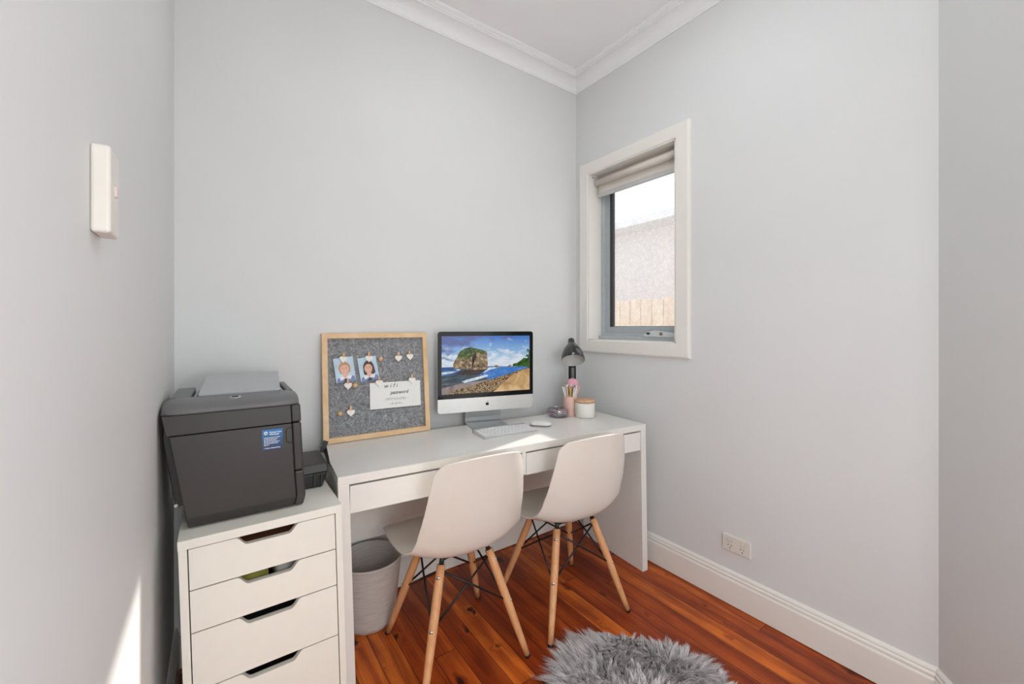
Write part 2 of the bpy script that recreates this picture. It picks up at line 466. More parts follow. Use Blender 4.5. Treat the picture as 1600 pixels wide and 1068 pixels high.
# mitred architrave
def architrave():
    mb = MB(); b = bmesh.new()
    inn = [(WY0, WZ0), (WY1, WZ0), (WY1, WZ1), (WY0, WZ1)]
    prof = [(0, 0), (0, 0.014), (0.004, 0.018), (0.066, 0.018), (0.074, 0.013), (0.076, 0.009), (0.076, 0)]  # out, proj
    sg = [(-1, -1), (1, -1), (1, 1), (-1, 1)]
    rings = [[b.verts.new((XR - pr, y + sy * o, z + sz * o)) for o, pr in prof] for (y, z), (sy, sz) in zip(inn, sg)]
    for i in range(4):
        a, c = rings[i], rings[(i + 1) % 4]
        for j in range(len(prof)): b.faces.new((a[j], a[(j + 1) % len(prof)], c[(j + 1) % len(prof)], c[j]))
    bmesh.ops.recalc_face_normals(b, faces=b.faces)
    return mb._merge(b, None, None, False)
architrave().build('architrave', TRIM, win)
rv = MB(); XF = 1.985
for a in ((WY0 - 0.0005, WY0 + 0.008, WZ0, WZ1), (WY1 - 0.008, WY1 + 0.0005, WZ0, WZ1), (WY0, WY1, WZ0 - 0.0005, WZ0 + 0.006), (WY0, WY1, WZ1 - 0.006, WZ1 + 0.0005)):
    rv.box(XR - 0.012, XF + 0.06, *a)
rv.build('reveal_lining', TRIM, win)
fr = MB(); rect_frame(fr, WY0 + 0.008, WY1 - 0.008, WZ0 + 0.006, WZ1 - 0.006, 0.028, XF, XF + 0.055, 0.0015, wb=0.035)
fr.box(XF - 0.022, XF + 0.01, WY0 + 0.008, WY1 - 0.008, WZ0 + 0.006, WZ0 + 0.026, 0.002)      # protruding sub-sill
fr.build('window_frame', ALUM, win)
sa = MB(); rect_frame(sa, WY0 + 0.010, WY1 - 0.034, WZ0 + 0.039, WZ1 - 0.032, 0.046, XF + 0.012, XF + 0.045, 0.0015)
sash = sa.build('sash', simple('sash_grey', (172, 178, 181), 0.4), win)
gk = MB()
for yy in (WY0 + 0.078, WY1 - 0.078): yy > 1.5 and gk.box(XF + 0.006, XF + 0.0275, yy - 0.020, yy, WZ0 + 0.082, WZ1 - 0.076)  # wide left strip: rubber seal plus painted shade of the sash side
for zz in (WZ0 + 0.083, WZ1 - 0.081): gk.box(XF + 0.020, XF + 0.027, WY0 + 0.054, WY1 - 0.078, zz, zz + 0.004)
gk.build('gasket_and_shade', ALUMD, sash)
MB().box(XF + 0.028, XF + 0.032, WY0 + 0.054, WY1 - 0.078, WZ0 + 0.083, WZ1 - 0.076).build('glass_pane', FROST, win)

# chain winder on the bottom rail
wnd = thing('window_winder', 'pale grey chain winder with a metal knob on the bottom rail of the window', 'window winder', (XF - 0.002, 1.37, WZ0 + 0.026))
WM = simple('winder_plastic', (206, 208, 209), 0.4)
mb = MB(); mb.poly([(-0.115, 0.0), (0.10, 0.0), (0.105, 0.012), (0.085, 0.026), (0.04, 0.036), (-0.02, 0.028), (-0.075, 0.024), (-0.115, 0.012)], 0.028, 0.003, None, Matrix.Rotation(PI / 2, 4, 'Z') @ Matrix.Translation((0, 0, 0)))
bo = mb.build('housing', WM, wnd)
mb = MB(); mb.lathe([(0, 0), (0.009, 0), (0.010, 0.006), (0.006, 0.011), (0, 0.012)], 20, None, Matrix.Translation((-0.024, -0.01, 0.018)) @ Matrix.Rotation(-PI / 2, 4, 'Y'))
mb.build('knob', simple('worn_brass', (150, 118, 96), 0.3, metal=0.9), wnd)
mb = MB(); mb.box(-0.034, -0.026, 0.062, 0.082, 0.014, 0.024, 0.002); mb.build('latch', BLACKM, wnd)

# roller blind
bl = thing('roller_blind', 'off-white roller blind rolled up at the top of the small window', 'blind', (1.935, 0, WZ1 - 0.006))
y0, y1 = WY0 + 0.016, WY1 - 0.016
mb = MB(); mb.tube([(-0.006, y0 + 0.008, -0.046), (-0.006, y1 - 0.008, -0.046)], 0.0205, 32); mb.build('roll', BLIND, bl)
mb = MB(); mb.box(0.018, 0.032, y0, y1, -0.042, -0.001, 0.002); mb.build('lit_reveal_strip', simple('warm_lit_reveal', (206, 192, 174), 0.7), bl)  # added beige strip: warm light on the reveal, put into the colour
mb = MB(); mb.box(0.0105, 0.0125, y0 + 0.008, y1 - 0.008, -0.112, -0.046, 0.0008)
mb.build('hanging_fabric', BLIND, bl)
mb = MB(); mb.box(0.003, 0.019, y0 + 0.006, y1 - 0.006, -0.134, -0.108, 0.004); mb.build('bottom_rail', RAIL, bl)
for yy in (WY0 + 0.0085, WY1 - 0.0135):
    mb = MB(); mb.lathe([(0, 0), (0.026, 0), (0.027, 0.003), (0.02, 0.005), (0, 0.005)], 24, None, Matrix.Translation((0, yy + 0.005, -0.042)) @ Matrix.Rotation(PI / 2, 4, 'X'))
    mb.box(-0.012, 0.012, yy, yy + 0.004, -0.03, 0.0)
    br = mb.build('bracket', SEATW, bl)
    mb = MB()
    for dx in (-0.03, -0.012): mb.ball((dx, yy if yy > 1.5 else yy + 0.005, -0.012), 0.0035, None, 1)
    mb.build('screw', BLACKM, br)
mb = MB()
for yy2, xx in ((WY0 + 0.014, -0.026), (WY0 + 0.014, 0.018)):
    mb.tube([(xx, yy2, -0.05), (xx, yy2, -0.72)], 0.0007, 5)
    for i in range(110): mb.ball((xx, yy2, -0.05 - i * 0.0061), 0.0017, None, 1)
mb.build('bead_chain', simple('chain_grey', (120, 120, 120), 0.5), bl)

# ---------------------------------------------------------------- outside
def brick_mat():
    t = NT('pale_painted_brick')
    v = t.coord((1, 1, 1))
    rot = t.n('ShaderNodeMapping', None, Vector=v, Rotation=(PI / 2, 0, PI / 2))
    bt = t.n('ShaderNodeTexBrick', None, Vector=rot.outputs[0], Color1=tuple(s2l((206, 186, 180))) + (1,), Color2=tuple(s2l((224, 206, 200))) + (1,), Mortar=tuple(s2l((236, 228, 224))) + (1,), Scale=4.2)
    t.l(bt.outputs[0], t.b.inputs['Base Color']); t.b.inputs['Roughness'].default_value = 0.9; return t.m
def tile_mat():
    t = NT('pale_roof_tiles')
    wv = t.n('ShaderNodeTexWave', {'bands_direction': 'Z'}, Vector=t.coord((1, 1, 1)), Scale=6.0, Distortion=1.0)
    t.l(t.ramp(wv.outputs[0], [(0.1, s2l((205, 200, 196))), (0.5, s2l((240, 238, 236)))]), t.b.inputs['Base Color']); return t.m
NX = 4.6
nb = thing('neighbour_house', 'pale brick house with white gutter seen blurred through the frosted window', 'house', (NX, 1.8, 0))
MB().box(0, 0.2, -3, 8, -0.3, 2.62).build('wall', brick_mat(), nb)
MB().box(-0.35, 0.02, -3, 8, 2.52, 2.62, 0.01).build('gutter', simple('white_gutter', (240, 240, 238), 0.5), nb)
mb = MB(); mb.box(-0.32, 2.6, -3, 8, 0, 0.05, 0, None, Matrix.Translation((0, 0, 2.63)) @ Matrix.Rotation(-R(20), 4, 'Y')); mb.build('roof', tile_mat(), nb)
fe = thing('paling_fence', 'light timber paling fence seen through the bottom of the frosted window', 'fence', (3.3, 1.0, -0.3))
FW = wood('paling_wood', (240, 218, 194), (222, 192, 160), 0.8, (8, 8, 3))
mb = MB()
for i in range(34): mb.box(0, 0.018, i * 0.125 - 0.6, i * 0.125 - 0.482, 0, 1.80 + 0.008 * (i % 3), 0.002)
mb.build('palings', FW, fe)
mb = MB()
for z in (0.4, 1.5): mb.box(-0.04, -0.001, -0.6, 3.65, z, z + 0.07)
for y in (1.02, 2.35): mb.box(-0.10, -0.002, y, y + 0.09, 0, 1.79)
mb.build('rails', FW, fe)
struct(MB().box(XO + 0.001, 12, -6, 12, -0.35, -0.3), 'ground', simple('concrete_ground', (190, 186, 180), 0.9))

# ================================================================ DESK
DYAW = math.atan2(1.333 - 1.4435, 1.787 - 0.323)
DL, DD, DH = 1.468, 0.455, 0.75
desk = thing('desk', 'white writing desk with two wide drawers along the back wall', 'desk', (0.323, 1.4435, 0), DYAW)
def dpt(x, y, z=DH):           # desk-local to world
    c, s = math.cos(DYAW), math.sin(DYAW)
    return (0.323 + x * c - y * s, 1.4435 + x * s + y * c, z)
LT = 0.036
MB().box(0, DL, 0, DD, DH - 0.030, DH, 0.0012).build('desktop', DESK, desk)
MB().box(0, LT, 0.0, DD, 0, DH - 0.030, 0.001).build('side_panel', DESK, desk)
MB().box(DL - LT, DL, 0.0, DD, 0, DH - 0.030, 0.001).build('side_panel', DESK, desk)
MB().box(LT, DL - LT, DD - 0.018, DD - 0.002, 0.31, DH - 0.030).build('back_panel', DESK, desk)
mid = DL * 0.497
MB().box(mid - 0.009, mid + 0.009, 0.001, DD - 0.02, DH - 0.125, DH - 0.030, 0.001).build('divider', DESK, desk)
for a, c in ((LT + 0.0025, mid - 0.0115), (mid + 0.0115, DL - LT - 0.0025)):
    d = MB().box(a, c, 0.001, 0.017, DH - 0.128, DH - 0.0365, 0.001).build('drawer', DESK, desk)
    mb = MB(); mb.box(a + 0.008, c - 0.008, 0.0175, DD - 0.03, DH - 0.122, DH - 0.116)
    mb.box(a + 0.008, a + 0.02, 0.0175, DD - 0.03, DH - 0.116, DH - 0.05); mb.box(c - 0.02, c - 0.008, 0.0175, DD - 0.03, DH - 0.116, DH - 0.05)
    mb.build('drawer_box', DESK, d)

# ================================================================ DRAWER UNIT
AX0, AX1, AY = -0.082, 0.312, 1.347
AW, AD, AH = AX1 - AX0, 0.565, 0.70
al = thing('drawer_unit', 'tall white drawer unit with cut-out handles under the printer, left of the desk', 'drawer unit', (AX0, AY, 0), 0)
CT = 0.018
mb = MB(); mb.box(0, CT, 0, AD, 0.0, AH - 0.024, 0.0008); mb.box(AW - CT, AW, 0, AD, 0.0, AH - 0.024, 0.0008)
mb.box(CT, AW - CT, AD - 0.012, AD - 0.002, 0.03, AH - 0.024); mb.box(CT, AW - CT, 0.02, AD - 0.012, 0.03, 0.045); mb.build('carcass', ALEX, al)
MB().box(-0.001, AW + 0.001, -0.002, AD, AH - 0.024, AH, 0.001).build('top_panel', ALEX, al)
MB().box(CT, AW - CT, 0.02, 0.035, 0.0, 0.028).build('plinth', ALEX, al)
hs = [0.109, 0.111, 0.154, 0.154, 0.110]
zt = AH - 0.0265
for i, h in enumerate(hs):
    z1, z0 = zt, zt - h + 0.0035
    xa, xb = CT + 0.0025, AW - CT - 0.0025
    cx = (xa + xb) / 2 + 0.002; w1, w2, dp = 0.078, 0.050, 0.0235
    pts = [(xa, z0), (xb, z0), (xb, z1)]
    for k in range(7):      # soft S from the top edge down into the grip
        f = k / 6; pts.append((cx + w1 - (w1 - w2) * f, z1 - dp * (0.5 - 0.5 * math.cos(PI * f))))
    for k in range(7):
        f = 1 - k / 6; pts.append((cx - w1 + (w1 - w2) * f, z1 - dp * (0.5 - 0.5 * math.cos(PI * f))))
    pts.append((xa, z1))
    d = MB().poly(pts, 0.017, 0.0, None, Matrix.Translation((0, 0.001, 0))).build('drawer', ALEX, al)
    mb = MB(); zz = z0 + 0.008
    mb.box(xa + 0.006, xb - 0.006, 0.019, AD - 0.03, zz, zz + 0.006)
    for (p, q, r_, s_) in ((xa + 0.006, xa + 0.018, 0.019, AD - 0.03), (xb - 0.018, xb - 0.006, 0.019, AD - 0.03), (xa + 0.018, xb - 0.018, AD - 0.042, AD - 0.03)):
        mb.box(p, q, r_, s_, zz + 0.006, z1 - 0.032)
    mb.build('drawer_box', simple('drawer_inside', (120, 114, 106), 0.6), d)
    if i == 0: Z_A = zz + 0.006
    if i == 1: Z_B = zz + 0.006
    zt -= h
def rack(o, k, z0):      # old, slightly racked furniture: out of plumb by a degree or so
    for v in o.data.vertices: v.co.x += k * (z0 - v.co.z)
for o in al.children_recursive: rack(o, 0.028, AH)
for o in desk.children:
    if o.name.startswith('side_panel'): rack(o, 0.030 if o.data.vertices[0].co.x < 0.5 else 0.020, DH - 0.03)
# things lying in the two top drawers, glimpsed through the grips
mb = MB().box(AX0 + 0.09, AX0 + 0.29, AY + 0.03, AY + 0.3, Z_A, Z_A + 0.062, 0.004)
mb.build('box', BROWN, None, label='brown box inside the top drawer, glimpsed through its grip', category='box')
mb = MB(); mb.tube([(AX0 + 0.12, AY + 0.08, Z_B + 0.033), (AX0 + 0.205, AY + 0.075, Z_B + 0.033)], 0.0325, 16)
mb.build('packet', YELL, None, label='yellow-green packet inside the second drawer, glimpsed through its grip', category='packet')
mb = MB(); mb.tube([(AX0 + 0.225, AY + 0.07, Z_B + 0.034), (AX0 + 0.29, AY + 0.09, Z_B + 0.034)], 0.0335, 16)
mb.build('pouch', SEATW, None, label='white pouch inside the second drawer beside the yellow-green packet', category='pouch')

# ================================================================ PRINTER
PR = thing('printer', 'charcoal office printer with a blue warranty sticker, on the white drawer unit', 'printer', (0, 1.407, AH), R(-1.0))
def loftbox(sec, mat=None, bev=0.0, smooth=False):
    """sections [(z, x0, x1, y0, y1)] stacked"""
    b = bmesh.new(); rg = []
    for z, x0, x1, y0, y1 in sec: rg.append([b.verts.new(p) for p in ((x0, y0, z), (x1, y0, z), (x1, y1, z), (x0, y1, z))])
    for a, c in zip(rg, rg[1:]):
        for k in range(4): b.faces.new((a[k], a[(k + 1) % 4], c[(k + 1) % 4], c[k]))
    b.faces.new(rg[0][::-1]); b.faces.new(rg[-1])
    if bev: bmesh.ops.bevel(b, geom=list(b.edges), offset=bev, segments=3, affect='EDGES', profile=0.5)
    m = MB(); m._merge(b, mat, None, smooth); return m
# lower body (access door face + corner column)
lx = lambda z: -0.070 - 0.048 * min(1, z / 0.30)        # left edge flares upward
rx = lambda z: 0.222 - 0.016 * (z / 0.32) if z > 0.03 else 0.214 + 0.008 * z / 0.03
zs = [0.004, 0.03, 0.10, 0.20, 0.2555]
loftbox([(z, lx(z) + 0.006, rx(z) - 0.026, 0.0 + (0.006 if z < 0.01 else 0), 0.37) for z in zs], bev=0.003).build('body', PRN, PR)
col = loftbox([(z, rx(z) - 0.0255, rx(z), 0.003, 0.365) for z in zs[:1] + [0.03, 0.108]], bev=0.005).build('lower_corner', PRN, PR)
loftbox([(z, rx(z) - 0.0255, rx(z), 0.003, 0.365) for z in (0.1095, 0.2, 0.2555)], bev=0.005).build('upper_corner', PRN, PR)
MB().box(-0.055, 0.19, 0.02, 0.42, 0.0, 0.006).build('foot', PRNB, PR)
# band above
loftbox([(0.2575, lx(0.2575) + 0.002, rx(0.2575) - 0.0265, -0.001, 0.372), (0.3105, -0.1195, rx(0.31) - 0.0265, -0.001, 0.372)], bev=0.0015).build('upper_band', PRN, PR)
loftbox([(0.2575, rx(0.2575) - 0.0257, rx(0.2575), 0.002, 0.37), (0.3105, rx(0.31) - 0.0257, rx(0.31), 0.002, 0.37)], bev=0.004).build('band_corner', PRN, PR)
# rounded lid: profile sweeps from the front edge over to the flat top, ends rounded in plan
def lid():
    b = bmesh.new(); z0 = 0.312
    prof = [(-0.004, z0, 1.0), (-0.0065, z0 + 0.004, 1.0)]
    for k in range(11):
        a = PI / 2 * k / 10; prof.append((0.060 - 0.0665 * math.cos(a), z0 + 0.004 + 0.0235 * math.sin(a), 1.0 - 0.45 * k / 10))
    prof += [(0.122, z0 + 0.0290, 0.12), (0.124, z0 + 0.0285, 0.1), (0.124, z0, 0.1)]
    x0, x1, r_ = -0.1235, 0.2065, 0.045
    xs = [x0 + r_ * (1 - math.cos(PI / 2 * i / 10)) for i in range(11)] + [x0 + r_ + (x1 - x0 - 2 * r_) * i / 6 for i in range(1, 6)] + [x1 - r_ * (1 - math.cos(PI / 2 * (10 - i) / 10)) for i in range(11)]
    rows = []
    for x in xs:
        e = min(x - x0, x1 - x); k = 0.0
        if e < r_: k = 1 - math.sqrt(max(0, 1 - (1 - e / r_) ** 2))
        rows.append([b.verts.new((x, y + k * 0.042 * w, z - (0.010 * k if 1 < j < len(prof) - 1 else 0))) for j, (y, z, w) in enumerate(prof)])
    m = len(rows[0])
    for a, c in zip(rows, rows[1:]):
        for j in range(m): b.faces.new((a[j], a[(j + 1) % m], c[(j + 1) % m], c[j]))
    b.faces.new(rows[0]); b.faces.new(rows[-1][::-1])
    bmesh.ops.recalc_face_normals(b, faces=b.faces)
    r = MB(); r._merge(b, None, None, True); return r
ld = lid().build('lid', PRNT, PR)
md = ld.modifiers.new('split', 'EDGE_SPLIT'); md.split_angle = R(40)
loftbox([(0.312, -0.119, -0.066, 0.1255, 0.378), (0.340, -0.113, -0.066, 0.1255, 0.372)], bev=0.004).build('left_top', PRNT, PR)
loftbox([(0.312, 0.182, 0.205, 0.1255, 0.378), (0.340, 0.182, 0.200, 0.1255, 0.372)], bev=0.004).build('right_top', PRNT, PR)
MB().box(-0.066, 0.182, 0.1255, 0.376, 0.312, 0.324).build('slot_floor', PRNB, PR)
for a, c in ((-0.060, -0.054), (0.170, 0.176)): MB().box(a, c, 0.15, 0.34, 0.3245, 0.336, 0.002).build('slot_rail', PRNG, PR)
# grey flip-up cover: rises from just behind the lid toward the back
mb = MB(); b = bmesh.new()
q = [(-0.049, 0.127, 0.3415), (0.1645, 0.127, 0.3415), (0.176, 0.345, 0.379), (-0.033, 0.345, 0.379)]
lo = [b.verts.new((x, y, z)) for x, y, z in q]; hi = [b.verts.new((x, y, z + 0.004)) for x, y, z in q]
b.faces.new(lo[::-1]); b.faces.new(hi)
for i in range(4): b.faces.new((lo[i], lo[(i + 1) % 4], hi[(i + 1) % 4], hi[i]))
bmesh.ops.recalc_face_normals(b, faces=b.faces)
bmesh.ops.bevel(b, geom=list(b.edges), offset=0.0012, segments=2, affect='EDGES')
mb._merge(b, None, None, False)
mb.box(-0.045, 0.16, 0.128, 0.140, 0.324, 0.3420, 0)
mb.build('top_cover', PRNG, PR)
# chrome oval badge on the lid
mb = MB(); mb.lathe([(0.010, 0), (0.016, 0.0005), (0.016, 0.0015), (0.010, 0.002)], 32, CHROME, Matrix.Translation((0.042, 0.060, 0.3392)) @ Matrix.Rotation(R(5), 4, 'X') @ Matrix.Diagonal((0.95, 1.1, 1, 1)), cap=False)
mb.lathe([(0, 0.0008), (0.010, 0.0008), (0.010, 0.0)], 32, PRNB, Matrix.Translation((0.042, 0.060, 0.3392)) @ Matrix.Rotation(R(5), 4, 'X') @ Matrix.Diagonal((0.95, 1.1, 1, 1)))
mb.build('oval_badge', None, PR)
# side door hanging on the left
mb = MB(); mb.poly([(-0.1205, 0.268), (-0.088, 0.268), (-0.080, 0.19), (-0.068, 0.055), (-0.094, 0.05), (-0.104, 0.12), (-0.1205, 0.235)], 0.20, 0.002, None, Matrix.Translation((0, 0.05, 0)))
sd = mb.build('rear_door', PRNB, PR)
mb = MB(); mb.ball((-0.093, 0.05, 0.056), 0.005, None, 2); mb.build('hinge_pin', SEATW, sd)
# finger grip at the right edge of the access door
gx = rx(0.2) - 0.0285
mb = MB()
ln = [(gx - 0.000, 0.2435), (gx - 0.011, 0.2425), (gx - 0.0155, 0.236), (gx - 0.0145, 0.206), (gx - 0.011, 0.1985), (gx - 0.0, 0.1975)]
mb.tube([(x, -0.0005, z) for x, z in ln], 0.0011, 8, PRNB)
mb.build('finger_grip', None, PR)
# sticker
def grad_mat():
    t = NT('blue_sticker')
    tc = t.n('ShaderNodeTexCoord'); sp = t.n('ShaderNodeSeparateXYZ', None, i0=tc.outputs['Generated'])
    t.l(t.ramp(sp.outputs[2], [(0, s2l((22, 46, 82))), (0.55, s2l((22, 84, 134))), (1, s2l((20, 116, 182)))]), t.b.inputs['Base Color'])
    t.b.inputs['Roughness'].default_value = 0.35; return t.m
mb = MB(); sx0, sx1, sz0, sz1 = 0.106, 0.159, 0.183, 0.2445
mb.box(sx0, sx1, -0.0012, 0.0005, sz0, sz1)
st = mb.build('warranty_sticker', grad_mat(), PR, label='blue sticker with white print')
SW = simple('sticker_white_print', (236, 238, 242), 0.5)
mb = MB(); sw = sx1 - sx0
add_text(mb, 'Protect Your', sx0 + 0.019, sz1 - 0.0105, 0.0058, SW, -0.0014, bold=0.0002)
add_text(mb, 'Warranty!', sx0 + 0.019, sz1 - 0.0165, 0.0058, SW, -0.0014, bold=0.0002)
random.seed(3)
for i in range(6):      # the fine print, too small to read in the photograph
    z = sz1 - 0.0245 - i * 0.0043; x = sx0 + 0.005; end = sx0 + (0.046, 0.040, 0.038, 0.045, 0.040, 0.018)[i]
    while x < end:
        w = random.uniform(0.002, 0.006); mb.box(x, min(x + w, end), -0.0015, -0.0012, z, z + 0.0016, 0, SW); x += w + 0.0012
add_text(mb, 'Make an informed choice.', sx0 + 0.010, sz0 + 0.006, 0.0041, SW, -0.0014, bold=0.00015, sx=0.87)
mb.tube([(sx0 + 0.0045, -0.0014, sz0 + 0.0078), (sx0 + 0.006, -0.0014, sz0 + 0.0062), (sx0 + 0.0088, -0.0014, sz0 + 0.0098)], 0.0005, 6, SW)
mb.build('sticker_print', None, st)
mb = MB()
mb.lathe([(0, 0), (0.0052, 0), (0.0052, 0.0003), (0, 0.0003)], 32, SW, Matrix.Translation((sx0 + 0.0095, -0.0012, sz1 - 0.010)) @ Matrix.Rotation(PI / 2, 4, 'X'))
add_text(mb, 'hp', sx0 + 0.0066, sz1 - 0.0115, 0.0066, simple('sticker_blue_print', (30, 100, 160), 0.5), -0.0017, shear=0.35, bold=0.0001)
mb.build('round_logo', None, st)
# paper tray sticking out on the right
tr = loftbox([(0.001, 0.205, 0.292, 0.13, 0.29), (0.050, 0.205, 0.306, 0.125, 0.295)], bev=0.004).build('paper_tray', PRNB, PR)
loftbox([(0.051, 0.205, 0.309, 0.118, 0.30), (0.083, 0.205, 0.306, 0.122, 0.30)], bev=0.005).build('tray_cover', simple('tray_cover_black', (40, 37, 36), 0.4, noise=0.06, nscale=12), tr)
mb = MB()
for k in (0.262, 0.284): mb.box(k, k + 0.006, 0.122, 0.1265, 0.006, 0.050, 0.001)
mb.build('tray_rib', PRNB, tr)
mb = MB(); b = bmesh.new()
q = [(0.309, 0.130, 0.072), (0.3135, 0.130, 0.063), (0.329, 0.30, 0.104), (0.318, 0.300, 0.094)]
lo = [b.verts.new(p) for p in q]; hi = [b.verts.new((p[0] + 0.003, p[1], p[2] + 0.004)) for p in q]
b.faces.new(lo[::-1]); b.faces.new(hi)
for i in range(4): b.faces.new((lo[i], lo[(i + 1) % 4], hi[(i + 1) % 4], hi[i]))
bmesh.ops.recalc_face_normals(b, faces=b.faces); mb._merge(b, None, None, False)
mb.poly([(0.302, 0.084), (0.318, 0.080), (0.334, 0.118), (0.317, 0.126)], 0.004, 0.0, None, Matrix.Translation((0, 0.255, 0)))
mb.build('tray_flap', PRNB, tr)

# ================================================================ MEMO BOARD
FW_, FH_, FD_ = 0.472, 0.468, 0.024
tilt = math.atan2(0.050, FH_)
mbx, mby = 0.363, 1.893
byaw = math.atan2(1.872 - 1.893, 0.47)
BD = thing('memo_board', 'square grey felt memo board in a pale wood frame leaning on the wall', 'memo board', (mbx, mby, DH + 0.0), 0, rot=(-tilt, 0, byaw))
bw = 0.022
def frame_bar():
    m = MB(); b = bmesh.new()
    pr = [(0, 0), (0, FD_), (bw, FD_), (bw, 0.0)]
    cor = [(0, 0, 1, 1), (FW_, 0, -1, 1), (FW_, FH_, -1, -1), (0, FH_, 1, -1)]
    rg = [[b.verts.new((x + sx * o, -FD_ + d, z + sz * o)) for o, d in pr] for x, z, sx, sz in cor]
    for i in range(4):
        a, c = rg[i], rg[(i + 1) % 4]
        for j in range(4): b.faces.new((a[j], a[(j + 1) % 4], c[(j + 1) % 4], c[j]))
    bmesh.ops.recalc_face_normals(b, faces=b.faces)
    bmesh.ops.bevel(b, geom=list(b.edges), offset=0.0008, segments=2, affect='EDGES')
    return m._merge(b, None, None, False)
frame_bar().build('frame', PINE, BD)
MB().box(bw - 0.004, FW_ - bw + 0.004, -0.010, -0.004, bw - 0.004, FH_ - bw + 0.004).build('felt_panel', FELT, BD)
# photo-space helper: position on the board from zoomed picture coordinates (board corners in that zoom)
def bpos(px, py):
    # inverse bilinear over inner felt corners TL(50,55) TR(905,60) BR(965,840) BL(75,950)
    TL, TR, BR, BL = (48, 55), (905, 60), (965, 840), (72, 950)
    u = v = 0.5
    for _ in range(30):
        x = (1 - v) * ((1 - u) * TL[0] + u * TR[0]) + v * ((1 - u) * BL[0] + u * BR[0])
        y = (1 - v) * ((1 - u) * TL[1] + u * TR[1]) + v * ((1 - u) * BL[1] + u * BR[1])
        u += (px - x) / 870.0; v += (py - y) / 840.0
    return (bw + u * (FW_ - 2 * bw), FH_ - bw - v * (FH_ - 2 * bw))
for (a, c) in (((66, 262), (912, 240)), ((68, 492), (940, 452)), ((66, 738), (958, 676))):
    p, q = bpos(*a), bpos(*c)
    pts = [(p[0] + (q[0] - p[0]) * t / 12, -0.0165, p[1] + (q[1] - p[1]) * t / 12 - 0.003 * math.sin(PI * t / 12)) for t in range(13)]
    MB().tube(pts, 0.0008, 6).build('string', STRING, BD)
bM = Matrix.Translation((mbx, mby, DH)) @ Matrix.Rotation(byaw, 4, 'Z') @ Matrix.Rotation(-tilt, 4, 'X')
def board_loc(px, py, y):
    x, z = bpos(px, py); return bM @ Vector((x, y, z))
brot = bM.to_euler()
def place_on_board(o, px, py, y, roll=0):
    o.location = board_loc(px, py, y); o.rotation_euler = (bM @ Matrix.Rotation(roll, 4, 'Y')).to_euler()
# pegs with hearts
def heart_pts(w):
    out = []
    for i in range(28):
        t = 2 * PI * i / 28
        x = 16 * math.sin(t) ** 3; z = 13 * math.cos(t) - 5 * math.cos(2 * t) - 2 * math.cos(3 * t) - math.cos(4 * t)
        out.append((x / 32 * w, z / 32 * w))
    return out
peg = thing('heart_peg', 'x', 'peg', (0, 0, 0), group='small wooden pegs with white hearts on the memo board')
mb = MB(); mb.box(-0.0045, 0.0045, -0.005, 0.0, -0.010, 0.026, 0.0012); mb.box(-0.0045, 0.0045, 0.0022, 0.0045, -0.008, 0.026, 0.001)
mb.build('clip', BEAD, peg)
MB().poly(heart_pts(0.034), 0.0035, 0.0008, None, Matrix.Translation((0, -0.0088, -0.003))).build('heart', HEART, peg)
pegs = [(181, 240, 'heart peg holding the left portrait photo, on the top string', 5),
        (401, 238, 'heart peg holding the right portrait photo, on the top string', 3),
        (672, 238, 'empty heart peg on the top string, left one of the two at its right end', 2),
        (783, 226, 'empty heart peg on the top string nearest the right side of the frame', -2),
        (224, 478, 'empty heart peg on the middle string, beside a wooden bead below the left portrait', 0),
        (497, 458, 'heart peg holding the left end of the white card', 4),
        (811, 436, 'heart peg holding the right end of the white card', 3),
        (250, 718, 'empty heart peg on the bottom string beside a wooden bead', 2)]
for i, (px, py, lb, rl) in enumerate(pegs):
    o = peg if i == 0 else dup(peg)
    o['label'] = lb; place_on_board(o, px, py, -0.0185, R(rl))
for i, (px, py, lb) in enumerate([(507, 249, 'round wooden bead on the top string, right of the portraits'), (284, 483, 'round wooden bead on the middle string beside a heart peg'), (160, 731, 'round wooden bead on the bottom string near the frame\'s left side')]):
    mb = MB(); mb.ball((0, 0, 0), 0.0105, None, 3)
    o = mb.build('wooden_bead', BEAD, None, label=lb, category='bead', group='wooden beads on the memo board strings')
    place_on_board(o, px, py, -0.021)
# card
card = MB().box(-0.118, 0.118, -0.0007, 0.0, -0.059, 0.059, 0).build('card', PAPER, None, label='white card reading wifi password, held by two heart pegs', category='card')
place_on_board(card, 661, 566, -0.0180, R(0.5))
mb = MB()
add_text(mb, 'w i f i', -0.056, 0.033, 0.028, INK, -0.0010, shear=0.3, sx=1.0)
add_text(mb, 'password', -0.026, 0.003, 0.0225, INK, -0.0010, shear=0.3, bold=0.0003, sx=0.95)
add_text(mb, '-- (MYSTALPLAMEZ --', 0.0, -0.024, 0.0145, INKG, -0.0010, align='CENTER', sx=0.85)
add_text(mb, '-- 8118118 --', 0.0, -0.045, 0.0145, INKG, -0.0010, align='CENTER', sx=0.85)
mb.build('writing', None, card)
